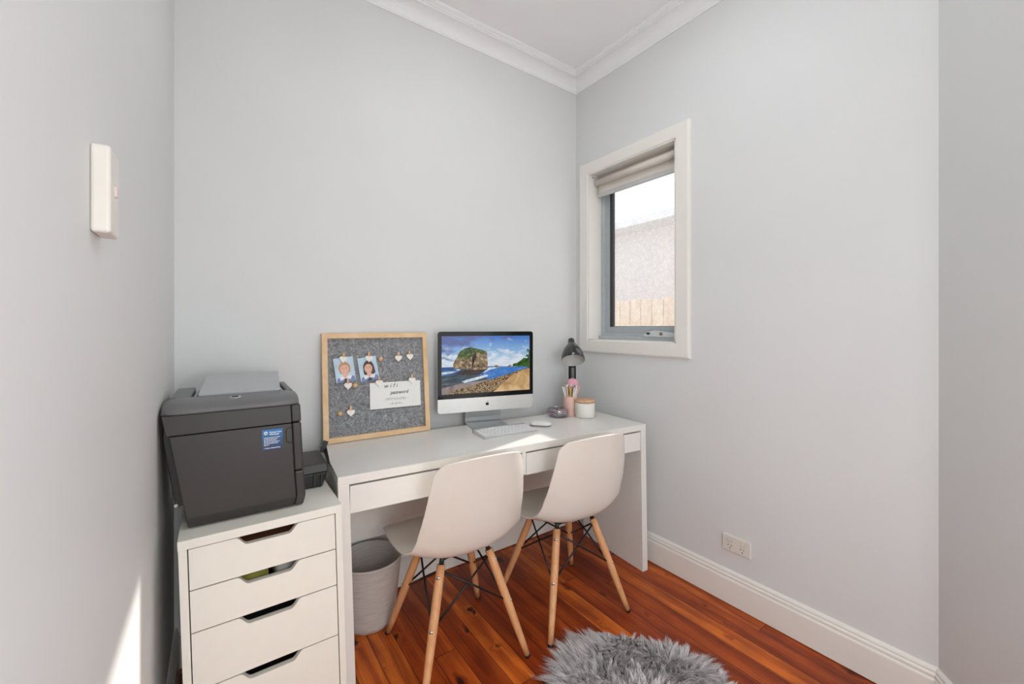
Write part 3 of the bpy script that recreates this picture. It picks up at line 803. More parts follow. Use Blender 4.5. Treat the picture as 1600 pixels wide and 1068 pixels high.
# portraits
def portrait(hair, long_hair, label, px, py, roll, w=0.082, h=0.106):
    SK = simple('print_skin', (226, 172, 148), 0.4); HR = simple('print_hair', hair, 0.4)
    BG = simple('print_blue_background', (184, 206, 220), 0.4, noise=0.12, nscale=18); CO = simple('print_white_collar', (236, 228, 232), 0.4)
    SH = simple('print_blue_check', (112, 132, 182), 0.4, noise=0.25, nscale=260); TI = simple('print_navy_bow', (32, 42, 78), 0.4)
    LP = simple('print_lips', (196, 110, 100), 0.4); EY = simple('print_eyes', (110, 74, 64), 0.4); TE = simple('print_teeth', (240, 230, 224), 0.4)
    mb = MB(); mb.box(-w / 2, w / 2, -0.0008, 0, -h / 2, h / 2, 0, BG)
    def e(cx, cz, rx_, rz, m, y, n=26): mb.flat([(cx + rx_ * math.cos(2 * PI * i / n), cz + rz * math.sin(2 * PI * i / n)) for i in range(n)], y, m)
    if long_hair: e(0.002, 0.004, 0.024, 0.033, HR, -0.0010); mb.flat([(-0.022, 0.008), (0.026, 0.008), (0.029, -0.022), (0.016, -0.028), (-0.014, -0.028), (-0.023, -0.02)], -0.0011, HR)
    else: e(0.0, 0.006, 0.0245, 0.028, HR, -0.0010); mb.flat([(-0.0245, 0.006), (0.0245, 0.006), (0.022, -0.014), (-0.021, -0.016)], -0.0011, HR)
    mb.flat([(-0.0395, -0.0525), (-0.034, -0.036), (-0.014, -0.026), (0.014, -0.026), (0.036, -0.034), (0.0405, -0.0525)], -0.0012, SH)
    mb.flat([(-0.009, -0.012), (0.009, -0.012), (0.011, -0.032), (0, -0.038), (-0.010, -0.032)], -0.00135, SK)
    e(0, 0.003, 0.0175, 0.0225, SK, -0.0015)
    if not long_hair: mb.flat([(-0.019, 0.008), (-0.014, 0.024), (0.004, 0.029), (0.016, 0.023), (0.019, 0.008), (0.010, 0.019), (-0.006, 0.020)], -0.0016, HR)
    else: mb.flat([(-0.019, 0.004), (-0.014, 0.022), (0.0, 0.028), (0.014, 0.022), (0.020, 0.004), (0.010, 0.019), (0.0, 0.022), (-0.010, 0.018)], -0.0016, HR)
    mb.flat([(-0.012, -0.026), (-0.026, -0.030), (-0.022, -0.046), (-0.002, -0.038)], -0.0017, CO)
    mb.flat([(0.012, -0.026), (0.026, -0.030), (0.020, -0.045), (-0.002, -0.038)], -0.0017, CO)
    mb.flat([(-0.001, -0.037), (-0.012, -0.0525), (-0.004, -0.0525), (-0.001, -0.045), (0.004, -0.0525), (0.012, -0.0525)], -0.0018, TI)
    for s in (-1, 1): e(s * 0.0070, 0.0055, 0.0028, 0.0011, EY, -0.0017, 12); e(s * 0.0070, 0.0092, 0.0036, 0.0006, HR, -0.0017, 12)
    mb.flat([(-0.0010, 0.003), (0.0010, 0.003), (0.0024, -0.0025), (-0.0024, -0.0025)], -0.0017, simple('print_nose', (212, 152, 130), 0.4))
    mb.flat([(-0.0075, -0.0055), (0.0075, -0.0055), (0.004, -0.0105), (-0.004, -0.0105)], -0.0017, LP)
    mb.flat([(-0.0058, -0.0062), (0.0058, -0.0062), (0.003, -0.0088), (-0.003, -0.0088)], -0.0018, TE)
    o = mb.build('portrait_photo', None, None, label=label, category='photo', group='small portrait photos pegged on the memo board')
    place_on_board(o, px, py, -0.0180, roll)
portrait((190, 142, 108), False, 'portrait photo of a fair-haired person in a white collar, left one on memo board', 195, 338, R(-7))
portrait((64, 40, 34), True, 'portrait photo of a dark-haired person in a white collar, right one on memo board', 400, 334, R(-8))

# ================================================================ COMPUTER
ix0, iy0, ix1, iy1 = 0.868, 1.842, 1.362, 1.726
IYAW = math.atan2(iy1 - iy0, ix1 - ix0); IWd = math.hypot(ix1 - ix0, iy1 - iy0)
IM = thing('desktop_computer', 'slim all-in-one desktop computer showing a beach with a huge rock', 'computer', ((ix0 + ix1) / 2, (iy0 + iy1) / 2, DH), IYAW)
zb, zt_ = 0.073, 0.473; chin = 0.143
def rounded(x0, x1, z0, z1, r, corners=(1, 1, 1, 1), n=6):
    pts = []
    for (cx, cz, a0, on) in ((x0 + r, z0 + r, PI, corners[0]), (x1 - r, z0 + r, 1.5 * PI, corners[1]), (x1 - r, z1 - r, 0, corners[2]), (x0 + r, z1 - r, 0.5 * PI, corners[3])):
        if on:
            for k in range(n + 1): a = a0 + PI / 2 * k / n; pts.append((cx + r * math.cos(a), cz + r * math.sin(a)))
        else:
            pts.append((cx + r * (-1 if a0 in (PI, 0.5 * PI) else 1), cz + r * (-1 if a0 in (PI, 1.5 * PI) else 1)))
    return pts
hw = IWd / 2
sc_ = MB().poly(rounded(-hw, hw, zb, zt_, 0.014), 0.012, 0.001, None, Matrix.Translation((0, 0.001, 0))).build('case', IMACAL, IM)
mb = MB()       # bulged back
b = bmesh.new(); rings = []
for f, y in ((1.0, 0.013), (0.97, 0.018), (0.8, 0.026), (0.45, 0.036), (0.0, 0.040)):
    cz = (zb + zt_) / 2
    rings.append([b.verts.new((x * f, y, cz + (z - cz) * f)) for x, z in rounded(-hw + 0.002, hw - 0.002, zb + 0.002, zt_ - 0.002, 0.014)] if f > 0 else [b.verts.new((0, y, cz))])
for a, c in zip(rings, rings[1:]):
    n = len(a)
    for k in range(n):
        if len(c) == 1: b.faces.new((a[k], a[(k + 1) % n], c[0]))
        else: b.faces.new((a[k], a[(k + 1) % n], c[(k + 1) % n], c[k]))
bmesh.ops.recalc_face_normals(b, faces=b.faces); mb._merge(b, None, None, True); mb.build('back_shell', IMACAL, IM)
MB().poly(rounded(-hw, hw, chin, zt_, 0.014, (0, 0, 1, 1)), 0.0015, 0.0, None, Matrix.Translation((0, -0.0008, 0))).build('glass_bezel', IMACB, IM)
# the picture on the screen, lit by the display
def emis(name, stops=None, col=None, kind='noise', scale=10, strength=0.85, mapping=(1, 1, 1), detail=6.0, dist=0.5, axis=2):
    t = NT(name)
    if kind == 'noise':
        nz = t.n('ShaderNodeTexNoise', None, Vector=t.coord(mapping, 'Object'), Scale=scale, Detail=detail, Distortion=dist); f = nz.outputs[0]
    elif kind == 'voronoi':
        nz = t.n('ShaderNodeTexVoronoi', None, Vector=t.coord(mapping, 'Object'), Scale=scale); f = nz.outputs[0]
    else:
        tc = t.n('ShaderNodeTexCoord'); sp = t.n('ShaderNodeSeparateXYZ', None, i0=tc.outputs['Object']); f = sp.outputs[axis]
        mr = t.n('ShaderNodeMapRange', None, Value=f); mr.inputs['From Min'].default_value = mapping[0]; mr.inputs['From Max'].default_value = mapping[1]; f = mr.outputs[0]
    c = t.ramp(f, [(p, s2l(q)) for p, q in stops])
    t.t.nodes.remove(t.b)
    em = t.n('ShaderNodeEmission', None, Color=c, Strength=strength); 
    gl = t.n('ShaderNodeBsdfGlossy', None, Roughness=0.05)
    mx = t.n('ShaderNodeMixShader', None, i0=0.03, i1=em.outputs[0], i2=gl.outputs[0])
    t.l(mx.outputs[0], t.out.inputs[0]); return t.m, t
SX0, SX1, SZ0, SZ1 = -hw + 0.0195, hw - 0.0195, chin + 0.024, zt_ - 0.022
def sp_(px, py):
    xn = (px - 122) / 845.0; bot = 745 - 77 * xn
    return (SX0 + xn * (SX1 - SX0), SZ0 + (bot - py) / (bot - 160.0) * (SZ1 - SZ0))
def sky_pic():
    t = NT('screen_sky'); tc = t.n('ShaderNodeTexCoord'); sp = t.n('ShaderNodeSeparateXYZ', None, i0=tc.outputs['Object'])
    def mr(v, a, b):
        m = t.n('ShaderNodeMapRange', None, Value=v); m.inputs['From Min'].default_value = a; m.inputs['From Max'].default_value = b; return m.outputs[0]
    xn, zn = mr(sp.outputs[0], SX0, SX1), mr(sp.outputs[2], SZ0 + 0.155, SZ1)
    c = t.ramp(zn, [(0.0, s2l((206, 222, 238))), (0.35, s2l((150, 192, 232))), (1.0, s2l((70, 126, 208)))])
    n1 = t.n('ShaderNodeTexNoise', None, Vector=t.coord((1, 1, 2.2)), Scale=13.0, Detail=6.0, Distortion=0.4).outputs[0]
    n2 = t.n('ShaderNodeTexNoise', None, Vector=t.coord((1.1, 1, 2.6)), Scale=19.0, Detail=7.0, Distortion=0.3).outputs[0]
    wf = t.math('ADD', n2, t.math('MULTIPLY', t.math('SUBTRACT', 0.45, zn), 0.30))
    c = t.mix(t.ramp(wf, [(0.50, (0, 0, 0)), (0.68, (0.9, 0.9, 0.9))]), c, s2l((232, 238, 246)))
    df = t.math('ADD', t.math('ADD', n1, t.math('MULTIPLY', t.math('SUBTRACT', 0.30, xn), 0.55)), t.math('MULTIPLY', t.math('SUBTRACT', zn, 0.62), 0.45))
    c = t.mix(t.ramp(df, [(0.50, (0, 0, 0)), (0.66, (1, 1, 1))]), c, s2l((98, 112, 168)))
    t.t.nodes.remove(t.b)
    em = t.n('ShaderNodeEmission', None, Color=c, Strength=0.85); gl = t.n('ShaderNodeBsdfGlossy', None, Roughness=0.05)
    t.l(t.n('ShaderNodeMixShader', None, i0=0.03, i1=em.outputs[0], i2=gl.outputs[0]).outputs[0], t.out.inputs[0]); return t.m
SKY = sky_pic()
CLD, _ = emis('screen_dark_cloud', [(0.3, (84, 104, 160)), (0.7, (128, 152, 200))], scale=14, mapping=(1, 1, 2.2))
CLW, _ = emis('screen_white_cloud', [(0.3, (176, 204, 236)), (0.7, (232, 236, 244))], scale=22, mapping=(1, 1, 2))
SEA, _ = emis('screen_sea', [(0.25, (18, 52, 96)), (0.5, (36, 84, 148)), (0.68, (84, 134, 196))], scale=22, mapping=(1, 1, 5))
SEAB, _ = emis('screen_bright_sea', [(0.25, (40, 92, 170)), (0.55, (72, 134, 210)), (0.75, (150, 190, 228))], scale=26, mapping=(1, 1, 6))
SEAD, _ = emis('screen_dark_shallows', [(0.3, (22, 34, 44)), (0.55, (52, 76, 92)), (0.72, (116, 108, 96))], scale=20, mapping=(1, 1, 4))
FOAM, _ = emis('screen_foam', [(0.35, (168, 196, 222)), (0.65, (240, 244, 246))], scale=60)
SAND, _ = emis('screen_sand', [(0.3, (170, 128, 84)), (0.5, (208, 168, 118)), (0.7, (232, 200, 156))], scale=16)
PEB, _ = emis('screen_pebbles', [(0.05, (226, 206, 168)), (0.4, (160, 128, 90)), (0.8, (70, 52, 38))], kind='voronoi', scale=150)
WETS, _ = emis('screen_wet_sand', [(0.3, (116, 100, 96)), (0.7, (168, 150, 146))], scale=20)
ROCK, _ = emis('screen_rock', [(0.32, (58, 40, 26)), (0.5, (138, 112, 78)), (0.68, (206, 184, 150))], scale=55, detail=8)
ROCKD, _ = emis('screen_rock_shadow', [(0.35, (20, 14, 14)), (0.7, (70, 50, 34))], scale=50)
MOSS, _ = emis('screen_moss', [(0.35, (28, 44, 14)), (0.55, (72, 98, 30)), (0.72, (132, 150, 56))], scale=60)
HILL, _ = emis('screen_hill', [(0.35, (22, 52, 24)), (0.7, (84, 124, 52))], scale=60)
mb = MB()
def sf(pts, lay, m): mb.flat([sp_(*p) for p in pts], -0.0009 - 0.00003 * lay, m)
mb.box(SX0, SX1, -0.0010, -0.0008, SZ0, SZ1, 0, SKY)
random.seed(11)
def blob(cx, cy, rx_, ry, lay, m, n=22, j=0.22):
    pts = []
    for i in range(n):
        a = 2 * PI * i / n; k = 1 + random.uniform(-j, j)
        x = min(966, max(123, cx + rx_ * k * math.cos(a))); y = max(161, cy - ry * k * math.sin(a)); pts.append((x, y))
    sf(pts, lay, m)
sf([(122, 472), (300, 462), (560, 455), (965, 452), (966, 520), (700, 600), (400, 660), (122, 720), (122, 600)], 10, SEA)
sf([(540, 460), (966, 456), (900, 480), (740, 545), (620, 600), (540, 590), (500, 520)], 11, SEAB)
sf([(122, 560), (260, 540), (420, 545), (560, 575), (470, 620), (300, 640), (122, 735)], 12, SEAD)
sf([(122, 680), (300, 628), (470, 600), (640, 570), (760, 530), (640, 640), (420, 700), (122, 744)], 13, WETS)
sf([(122, 522), (200, 512), (262, 508), (300, 486), (240, 486), (270, 500), (215, 528), (122, 546)], 14, FOAM)
sf([(300, 610), (350, 590), (430, 566), (500, 545), (545, 538), (548, 552), (480, 578), (400, 604), (330, 624)], 15, FOAM)
sf([(500, 500), (550, 470), (610, 462), (640, 470), (560, 492), (520, 516)], 15, FOAM); sf([(790, 520), (860, 488), (905, 474), (880, 490), (800, 526)], 15, FOAM)
sf([(140, 744), (260, 690), (420, 650), (560, 620), (680, 575), (740, 540), (880, 482), (967, 462), (967, 667)], 16, PEB)
sf([(600, 703), (740, 640), (760, 560), (880, 492), (967, 464), (967, 667)], 17, SAND)
sf([(246, 540), (300, 500), (380, 510), (500, 505), (470, 540), (380, 548), (250, 540)], 17, ROCKD)
sf([(250, 486), (300, 488), (330, 506), (490, 518), (540, 490), (548, 460), (400, 440), (240, 450)], 18, ROCKD)
rock = [(228, 478), (222, 440), (240, 400), (262, 366), (280, 320), (322, 290), (372, 276), (430, 282), (480, 296), (525, 308), (540, 312), (541, 360), (546, 420), (548, 470), (530, 484), (440, 492), (340, 490), (300, 484), (256, 478)]
sf(rock, 19, ROCK)
sf([(400, 310), (440, 330), (420, 345), (404, 400), (402, 480), (396, 482), (396, 400)], 20, ROCKD)
sf([(262, 372), (270, 340), (282, 318), (322, 286), (374, 272), (432, 280), (485, 294), (528, 308), (520, 335), (480, 330), (440, 316), (410, 345), (385, 372), (340, 392), (318, 368), (290, 390)], 21, MOSS)
sf([(792, 452), (796, 428), (840, 418), (880, 392), (905, 370), (940, 374), (966, 366), (966, 452)], 17, HILL)
sf([(606, 462), (612, 446), (640, 444), (662, 456), (655, 466)], 17, ROCK); sf([(740, 456), (760, 440), (780, 440), (772, 458)], 17, ROCK)
for a in range(7):
    an = R(100 + a * 28); x0_, y0_ = 958, 296; x1_, y1_ = x0_ + 34 * math.cos(an), y0_ - 34 * math.sin(an) + 8
    sf([(x0_, y0_ - 5), (min(966, x1_), y1_), (x0_, y0_ + 7)], 22, HILL)
sf([(958, 296), (966, 296), (966, 470), (952, 460)], 22, HILL); blob(950, 350, 22, 14, 22, HILL, j=0.5)
pic = mb.build('screen_picture', None, IM, label='lit screen showing a seaside photo')
# logo: bitten apple with a leaf
mb = MB(); ap = []
for i in range(44):
    t = 2 * PI * i / 44; r_ = 1.0 + 0.10 * math.cos(2 * t) - 0.02 * math.cos(4 * t)
    x = r_ * math.cos(t) * 0.94; z = r_ * math.sin(t) * 1.02
    if z > 0.6 and abs(x) < 0.4: z -= 0.20 * (1 - (abs(x) / 0.4)) ** 1
    if z < -0.6 and abs(x) < 0.3: z += 0.12 * (1 - (abs(x) / 0.3))
    if (x - 1.18) ** 2 + (z - 0.12) ** 2 < 0.46 ** 2:
        d = math.hypot(x - 1.18, z - 0.12); x = 1.18 + (x - 1.18) * 0.46 / d; z = 0.12 + (z - 0.12) * 0.46 / d
    ap.append((x * 0.0088, 0.1075 + z * 0.0088))
mb.poly(ap, 0.0005, 0, None, Matrix.Translation((0, 0.0006, 0)))
mb.poly([(0.000, 0.1180), (0.0005, 0.1205), (0.0040, 0.1238), (0.0042, 0.1210), (0.0022, 0.1185)], 0.0005, 0, None, Matrix.Translation((0, 0.0006, 0)))
mb.build('logo', IMACB, sc_)
# foot: bent aluminium sheet
mb = MB(); fw = 0.096
prof = [(-0.092, 0.0), (-0.092, 0.004), (0.060, 0.0045), (0.072, 0.010), (0.070, 0.030), (0.036, 0.150), (0.040, 0.152), (0.076, 0.034), (0.080, 0.010), (0.070, 0.0)]
b = bmesh.new(); l_ = [b.verts.new((-fw, y, z)) for y, z in prof]; r__ = [b.verts.new((fw, y, z)) for y, z in prof]
for k in range(len(prof)): b.faces.new((l_[k], l_[(k + 1) % len(prof)], r__[(k + 1) % len(prof)], r__[k]))
b.faces.new(l_[::-1]); b.faces.new(r__); bmesh.ops.recalc_face_normals(b, faces=b.faces); mb._merge(b, None, None, False)
mb.build('stand', simple('stand_aluminium', (188, 190, 190), 0.35, metal=0.7), IM)

# ---------------------------------------------------------------- keyboard
KX, KY, KYAW = 1.108, 1.610, R(-4.5)
KB = thing('keyboard', 'slim white wireless keyboard in front of the computer', 'keyboard', (KX, KY, DH), KYAW)
kw, kd = 0.282, 0.130
b = bmesh.new()
pv = [(-kw / 2, -kd / 2, 0.0), (kw / 2, -kd / 2, 0.0), (kw / 2, kd / 2, 0.0), (-kw / 2, kd / 2, 0.0), (-kw / 2, -kd / 2, 0.005), (kw / 2, -kd / 2, 0.005), (kw / 2, kd / 2, 0.014), (-kw / 2, kd / 2, 0.014)]
vs = [b.verts.new(p) for p in pv]
for f in ((0, 3, 2, 1), (4, 5, 6, 7), (0, 1, 5, 4), (1, 2, 6, 5), (2, 3, 7, 6), (3, 0, 4, 7)): b.faces.new([vs[i] for i in f])
bmesh.ops.bevel(b, geom=list(b.edges), offset=0.001, segments=2, affect='EDGES')
mb = MB(); mb._merge(b, None, None, False); mb.build('tray', IMACAL, KB)
mb = MB(); mb.tube([(-kw / 2, kd / 2 - 0.006, 0.009), (kw / 2, kd / 2 - 0.006, 0.009)], 0.009, 18); mb.build('battery_tube', IMACAL, KB)
slope = math.atan2(0.009, kd)
rows = [[1] * 14, [1] * 13 + [1.35], [1.35] + [1] * 12 + [1], [1.65] + [1] * 11 + [1.6], [2.15] + [1] * 10 + [2.1], [1, 1, 1, 1.2, 5.0, 1.2, 1, 1, 1, 1]]
keym = {}
for ri, rw in enumerate(rows):
    tot = sum(rw); x = -kw / 2 + 0.005; un = (kw - 0.010) / tot
    kh = 0.0085 if ri == 0 else 0.0155
    yt = kd / 2 - 0.0165 - (0 if ri == 0 else 0.0115 + (ri - 1) * 0.0186)
    for k in rw:
        key = (round(k * un, 4), kh)
        if key not in keym:
            m = MB().box(0.0014, k * un - 0.0014, -kh, 0, 0.0, 0.0022, 0.0008); me = bpy.data.meshes.new('key'); m.bm.to_mesh(me); me.materials.append(KEYW); keym[key] = me
        o = link('key', keym[key], KB)
        zz = 0.0052 + 0.009 * ((yt + kd / 2) / kd)
        o.location = (x, yt, zz); o.rotation_euler = (slope, 0, 0); x += k * un

# ---------------------------------------------------------------- mouse
MS = thing('computer_mouse', 'low white mouse right of the keyboard', 'mouse', (1.325, 1.618, DH), R(40))
def mouse_shell(z0, z1, k=1.0):
    b = bmesh.new(); NU, NV = 20, 14; rg = []
    for i in range(NU + 1):
        u = -1 + 2 * i / NU
        wv = 0.029 * k * (1 - abs(u) ** 3.2) ** (1 / 2.6); rr = []
        for j in range(NV + 1):
            v = -1 + 2 * j / NV
            zc = z0 + (z1 - z0) * math.sqrt(max(0, 1 - u * u)) ** 0.8 * (1 - abs(v) ** 3) ** 0.5
            rr.append(b.verts.new((v * wv, u * 0.0565 * k, zc)))
        rg.append(rr)
    for a, c in zip(rg, rg[1:]):
        for j in range(NV): b.faces.new((a[j], a[j + 1], c[j + 1], c[j]))
    bmesh.ops.remove_doubles(b, verts=b.verts, dist=1e-6)
    r = MB(); r._merge(b, None, None, True); return r
mouse_shell(0.008, 0.027).build('top_shell', SEATW, MS)
mb = MB(); pts = [(0.0285 * math.copysign(abs(math.cos(2 * PI * i / 36)) ** 0.8, math.cos(2 * PI * i / 36)), 0.055 * math.copysign(abs(math.sin(2 * PI * i / 36)) ** 0.8, math.sin(2 * PI * i / 36))) for i in range(36)]
mb.poly([(p[0], p[1]) for p in pts], 0.0075, 0.001, None, Matrix.Rotation(-PI / 2, 4, 'X') @ Matrix.Translation((0, -0.0085, 0)) @ Matrix.Diagonal((0.97, 1, 0.97, 1)))
mb.build('base', simple('mouse_base_grey', (150, 150, 152), 0.4, metal=0.4), MS)

# ---------------------------------------------------------------- glass bowl
BX, BY = 1.540, 1.728
GB = thing('glass_bowl', 'small clear glass bowl of mauve clips beside the pink cup', 'bowl', (BX, BY, DH))
mb = MB(); mb.lathe([(0, 0), (0.048, 0), (0.056, 0.006), (0.0605, 0.022), (0.0595, 0.040), (0.056, 0.048), (0.0545, 0.047), (0.0575, 0.038), (0.058, 0.022), (0.0535, 0.008), (0.046, 0.004), (0, 0.004)], 40, cap=False)
mb.build('glass_body', CLEAR, GB)
mb = MB(); random.seed(5)
cols = [simple('clip_mauve', (186, 160, 172), 0.4), simple('clip_pale', (216, 204, 208), 0.4), simple('clip_dark', (96, 72, 84), 0.4), simple('clip_rose', (206, 150, 164), 0.4)]
for i in range(230):
    a = random.uniform(0, 2 * PI); r_ = 0.048 * math.sqrt(random.random()); z = random.uniform(0.009, 0.034)
    M = Matrix.Translation((r_ * math.cos(a), r_ * math.sin(a), z)) @ Matrix.Rotation(random.uniform(0, 6), 4, 'Z') @ Matrix.Rotation(random.uniform(-1, 1), 4, 'X') @ Matrix.Rotation(random.uniform(-.6, .6), 4, 'Y')
    mb.box(-0.007, 0.007, -0.002, 0.002, -0.001, 0.001, 0, cols[(i * 7) % 4], M)
o = mb.build('clips', None, None, label='heap of small mauve and white clips inside the glass bowl', category='clips', kind='stuff'); o.location = (BX, BY, DH)

# ---------------------------------------------------------------- pink cup, pencils, pompom
PX, PY = 1.618, 1.712
CUP = thing('pen_cup', 'straight pale pink cup full of pens between bowl and lidded jar', 'pen cup', (PX, PY, DH))
mb = MB(); mb.lathe([(0, 0), (0.035, 0), (0.037, 0.002), (0.037, 0.106), (0.0362, 0.108), (0.0345, 0.108), (0.0337, 0.106), (0.0337, 0.005), (0, 0.005)], 40, cap=False)
mb.build('body', PINK, CUP)
random.seed(21)
PW = simple('pen_white', (238, 234, 230), 0.4); PG = simple('pen_gold', (200, 164, 84), 0.35, metal=0.5); PK = simple('pen_pink', (232, 186, 180), 0.4); PKX = simple('pen_grey', (120, 118, 116), 0.4)
specs = [(-0.024, -0.010, -0.20, PW, PW, 'white pencil leaning furthest left in the pink cup'), (-0.018, 0.006, -0.15, PW, PG, 'white pencil with gold tip, second from the left in the pink cup'),
         (-0.012, -0.020, -0.10, PK, PW, 'pink pencil with white tip at the left of the pink cup'), (-0.006, 0.014, -0.07, PG, PW, 'gold pencil with white tip at the back left of the pink cup'),
         (-0.004, -0.024, -0.02, PG, PG, 'gold pen standing at the front middle of the pink cup'), (0.004, 0.0, 0.02, PG, PW, 'gold pen with white tip, in the middle of the pink cup'),
         (0.010, -0.022, 0.10, PW, PKX, 'white pen with grey cap right of the gold ones'), (0.014, 0.012, 0.07, PKX, PW, 'grey pen with white end in the pink cup'),
         (0.018, -0.014, 0.14, PW, PW, 'white pen leaning right in the pink cup'), (0.022, 0.004, 0.20, PW, PK, 'white pen with pink end leaning right in the pink cup'),
         (0.020, 0.016, 0.17, PK, PW, 'pink pen with white end at the back right of the pink cup'), (0.024, -0.004, 0.26, PK, PK, 'pink pen leaning furthest right in the pink cup')]
cy_, sy_ = math.cos(-R(YAW)), math.sin(-R(YAW))
for i, (ox, oy, lean, m1, m2, lb) in enumerate(specs):
    P = thing('pencil', lb, 'pen', (0, 0, 0), group='pens and pencils in the pink cup')
    ln = 0.148 + 0.010 * random.random()
    mb = MB(); mb.tube([(0, 0, 0), (0, 0, ln)], 0.0032, 8); mb.build('barrel', m1, P)
    mb = MB(); mb.lathe([(0.0036, ln), (0.0042, ln + 0.002), (0.0042, ln + 0.009), (0.0015, ln + 0.012)], 10); mb.build('end_cap', m2, P)
    bx_, by_ = ox * 0.62 - 0.075 * lean, oy * 0.7
    wx, wy = bx_ * cy_ - by_ * sy_, bx_ * sy_ + by_ * cy_
    P.location = (PX + wx, PY + wy, DH + 0.0065 + abs(lean) * 0.003)
    tx, ty = math.sin(lean * 1.45), (oy * 1.8)
    P.rotation_euler = Vector((tx * cy_ - ty * sy_, tx * sy_ + ty * cy_, 1)).to_track_quat('Z', 'Y').to_euler()
PP = thing('pompom_pen', 'pen topped with a fluffy pink pompom behind the other pens', 'pen', (PX + 0.010, PY + 0.006, DH + 0.007), group=None)
PP.rotation_euler = Vector((0.187, 0.10, 1)).to_track_quat('Z', 'Y').to_euler()
MB().tube([(0, 0, 0), (0, 0, 0.148)], 0.003, 8).build('barrel', PK, PP)
b = bmesh.new(); bmesh.ops.create_icosphere(b, subdivisions=4, radius=0.032)
PPM = simple('pompom_pink', (240, 186, 200), 0.9, noise=0.12, nscale=160)
random.seed(4); cc = Vector((0, 0, 0.165))
mb = MB()
for v in list(b.verts):
    v.co = v.co * random.uniform(0.94, 1.03) + cc
mb._merge(b, None, None, True)
b = bmesh.new()
for i in range(2600):
    d = Vector((random.gauss(0, 1), random.gauss(0, 1), random.gauss(0, 1))).normalized(); t_ = d.orthogonal().normalized() * 0.0007
    p = cc + d * 0.029; q = cc + d * random.uniform(0.034, 0.038) + Vector((random.uniform(-1, 1), random.uniform(-1, 1), random.uniform(-1, 1))) * 0.0015
    b.faces.new([b.verts.new(p - t_), b.verts.new(p + t_), b.verts.new(q)])
mb._merge(b, None, None, False)
mb.build('pompom', PPM, PP)

# ---------------------------------------------------------------- jar
JX, JY = 1.655, 1.634
JR = thing('lidded_jar', 'round cream ceramic jar with a pale wooden lid near the desk corner', 'jar', (JX, JY, DH))
mb = MB(); mb.lathe([(0, 0), (0.048, 0), (0.053, 0.004), (0.0545, 0.010), (0.0545, 0.078), (0.052, 0.082), (0.050, 0.080), (0.050, 0.008), (0, 0.008)], 48, cap=False)
mb.build('body', CER, JR)
mb = MB(); mb.lathe([(0, 0.080), (0.049, 0.080), (0.049, 0.083), (0.0535, 0.084), (0.055, 0.088), (0.055, 0.094), (0.052, 0.099), (0, 0.100)], 48); l2 = mb.build('lid', LIDW, JR)
l2.location = (0, 0, 0.0)

# ---------------------------------------------------------------- desk lamp
LX, LY = 1.722, 1.800
LP_ = thing('desk_lamp', 'black desk lamp with a bell shade in the corner of the desk', 'lamp', (LX, LY, DH), -R(YAW))
mb = MB(); mb.lathe([(0, 0), (0.052, 0), (0.054, 0.004), (0.052, 0.010), (0.020, 0.014), (0, 0.014)], 40); mb.build('base', LAMPB, LP_)
mb = MB(); mb.box(-0.021, 0.021, 0.008, 0.032, 0.012, 0.275, 0.004); mb.build('post', simple('post_black', (18, 18, 19), 0.55, spec=0.3), LP_)
mb = MB(); mb.box(-0.008, 0.010, 0.0050, 0.0082, 0.05, 0.255, 0.001); mb.box(-0.014, 0.014, 0.004, 0.008, 0.155, 0.185, 0.002); mb.build('arm_slot', simple('lamp_slot_grey', (62, 60, 60), 0.3), LP_)
# shade, mouth tilted toward the room
shM = Matrix.Translation((-0.009, -0.075, 0.303)) @ Matrix.Rotation(R(-34), 4, 'X')
prof = [(0.067, 0.0), (0.0685, 0.010), (0.066, 0.030), (0.059, 0.055), (0.046, 0.082), (0.032, 0.100), (0.024, 0.112), (0.0205, 0.128), (0.020, 0.140), (0.016, 0.145), (0, 0.146)]
mb = MB(); mb.lathe(prof, 48, None, shM, cap=False); shd = mb.build('shade', LAMPB, LP_)
mb = MB(); mb.lathe([(0.0668, 0.0), (0.0665, 0.010), (0.064, 0.030), (0.057, 0.054), (0.044, 0.080), (0.028, 0.098), (0, 0.100)], 48, None, shM, cap=False); mb.build('shade_lining', LAMPI, shd)
mb = MB(); mb.lathe([(0.014, 0.099), (0.014, 0.080), (0.020, 0.066), (0.022, 0.052), (0.018, 0.040), (0.008, 0.033), (0, 0.032)], 28, None, shM, cap=False); mb.build('bulb', simple('bulb_glass', (226, 222, 212), 0.25), LP_)
mb = MB(); mb.tube([(0, 0.026, 0.265), (-0.002, 0.036, 0.32), (-0.005, 0.034, 0.37), (-0.009, 0.014, 0.405)], 0.008, 12); mb.build('neck', LAMPB, LP_)

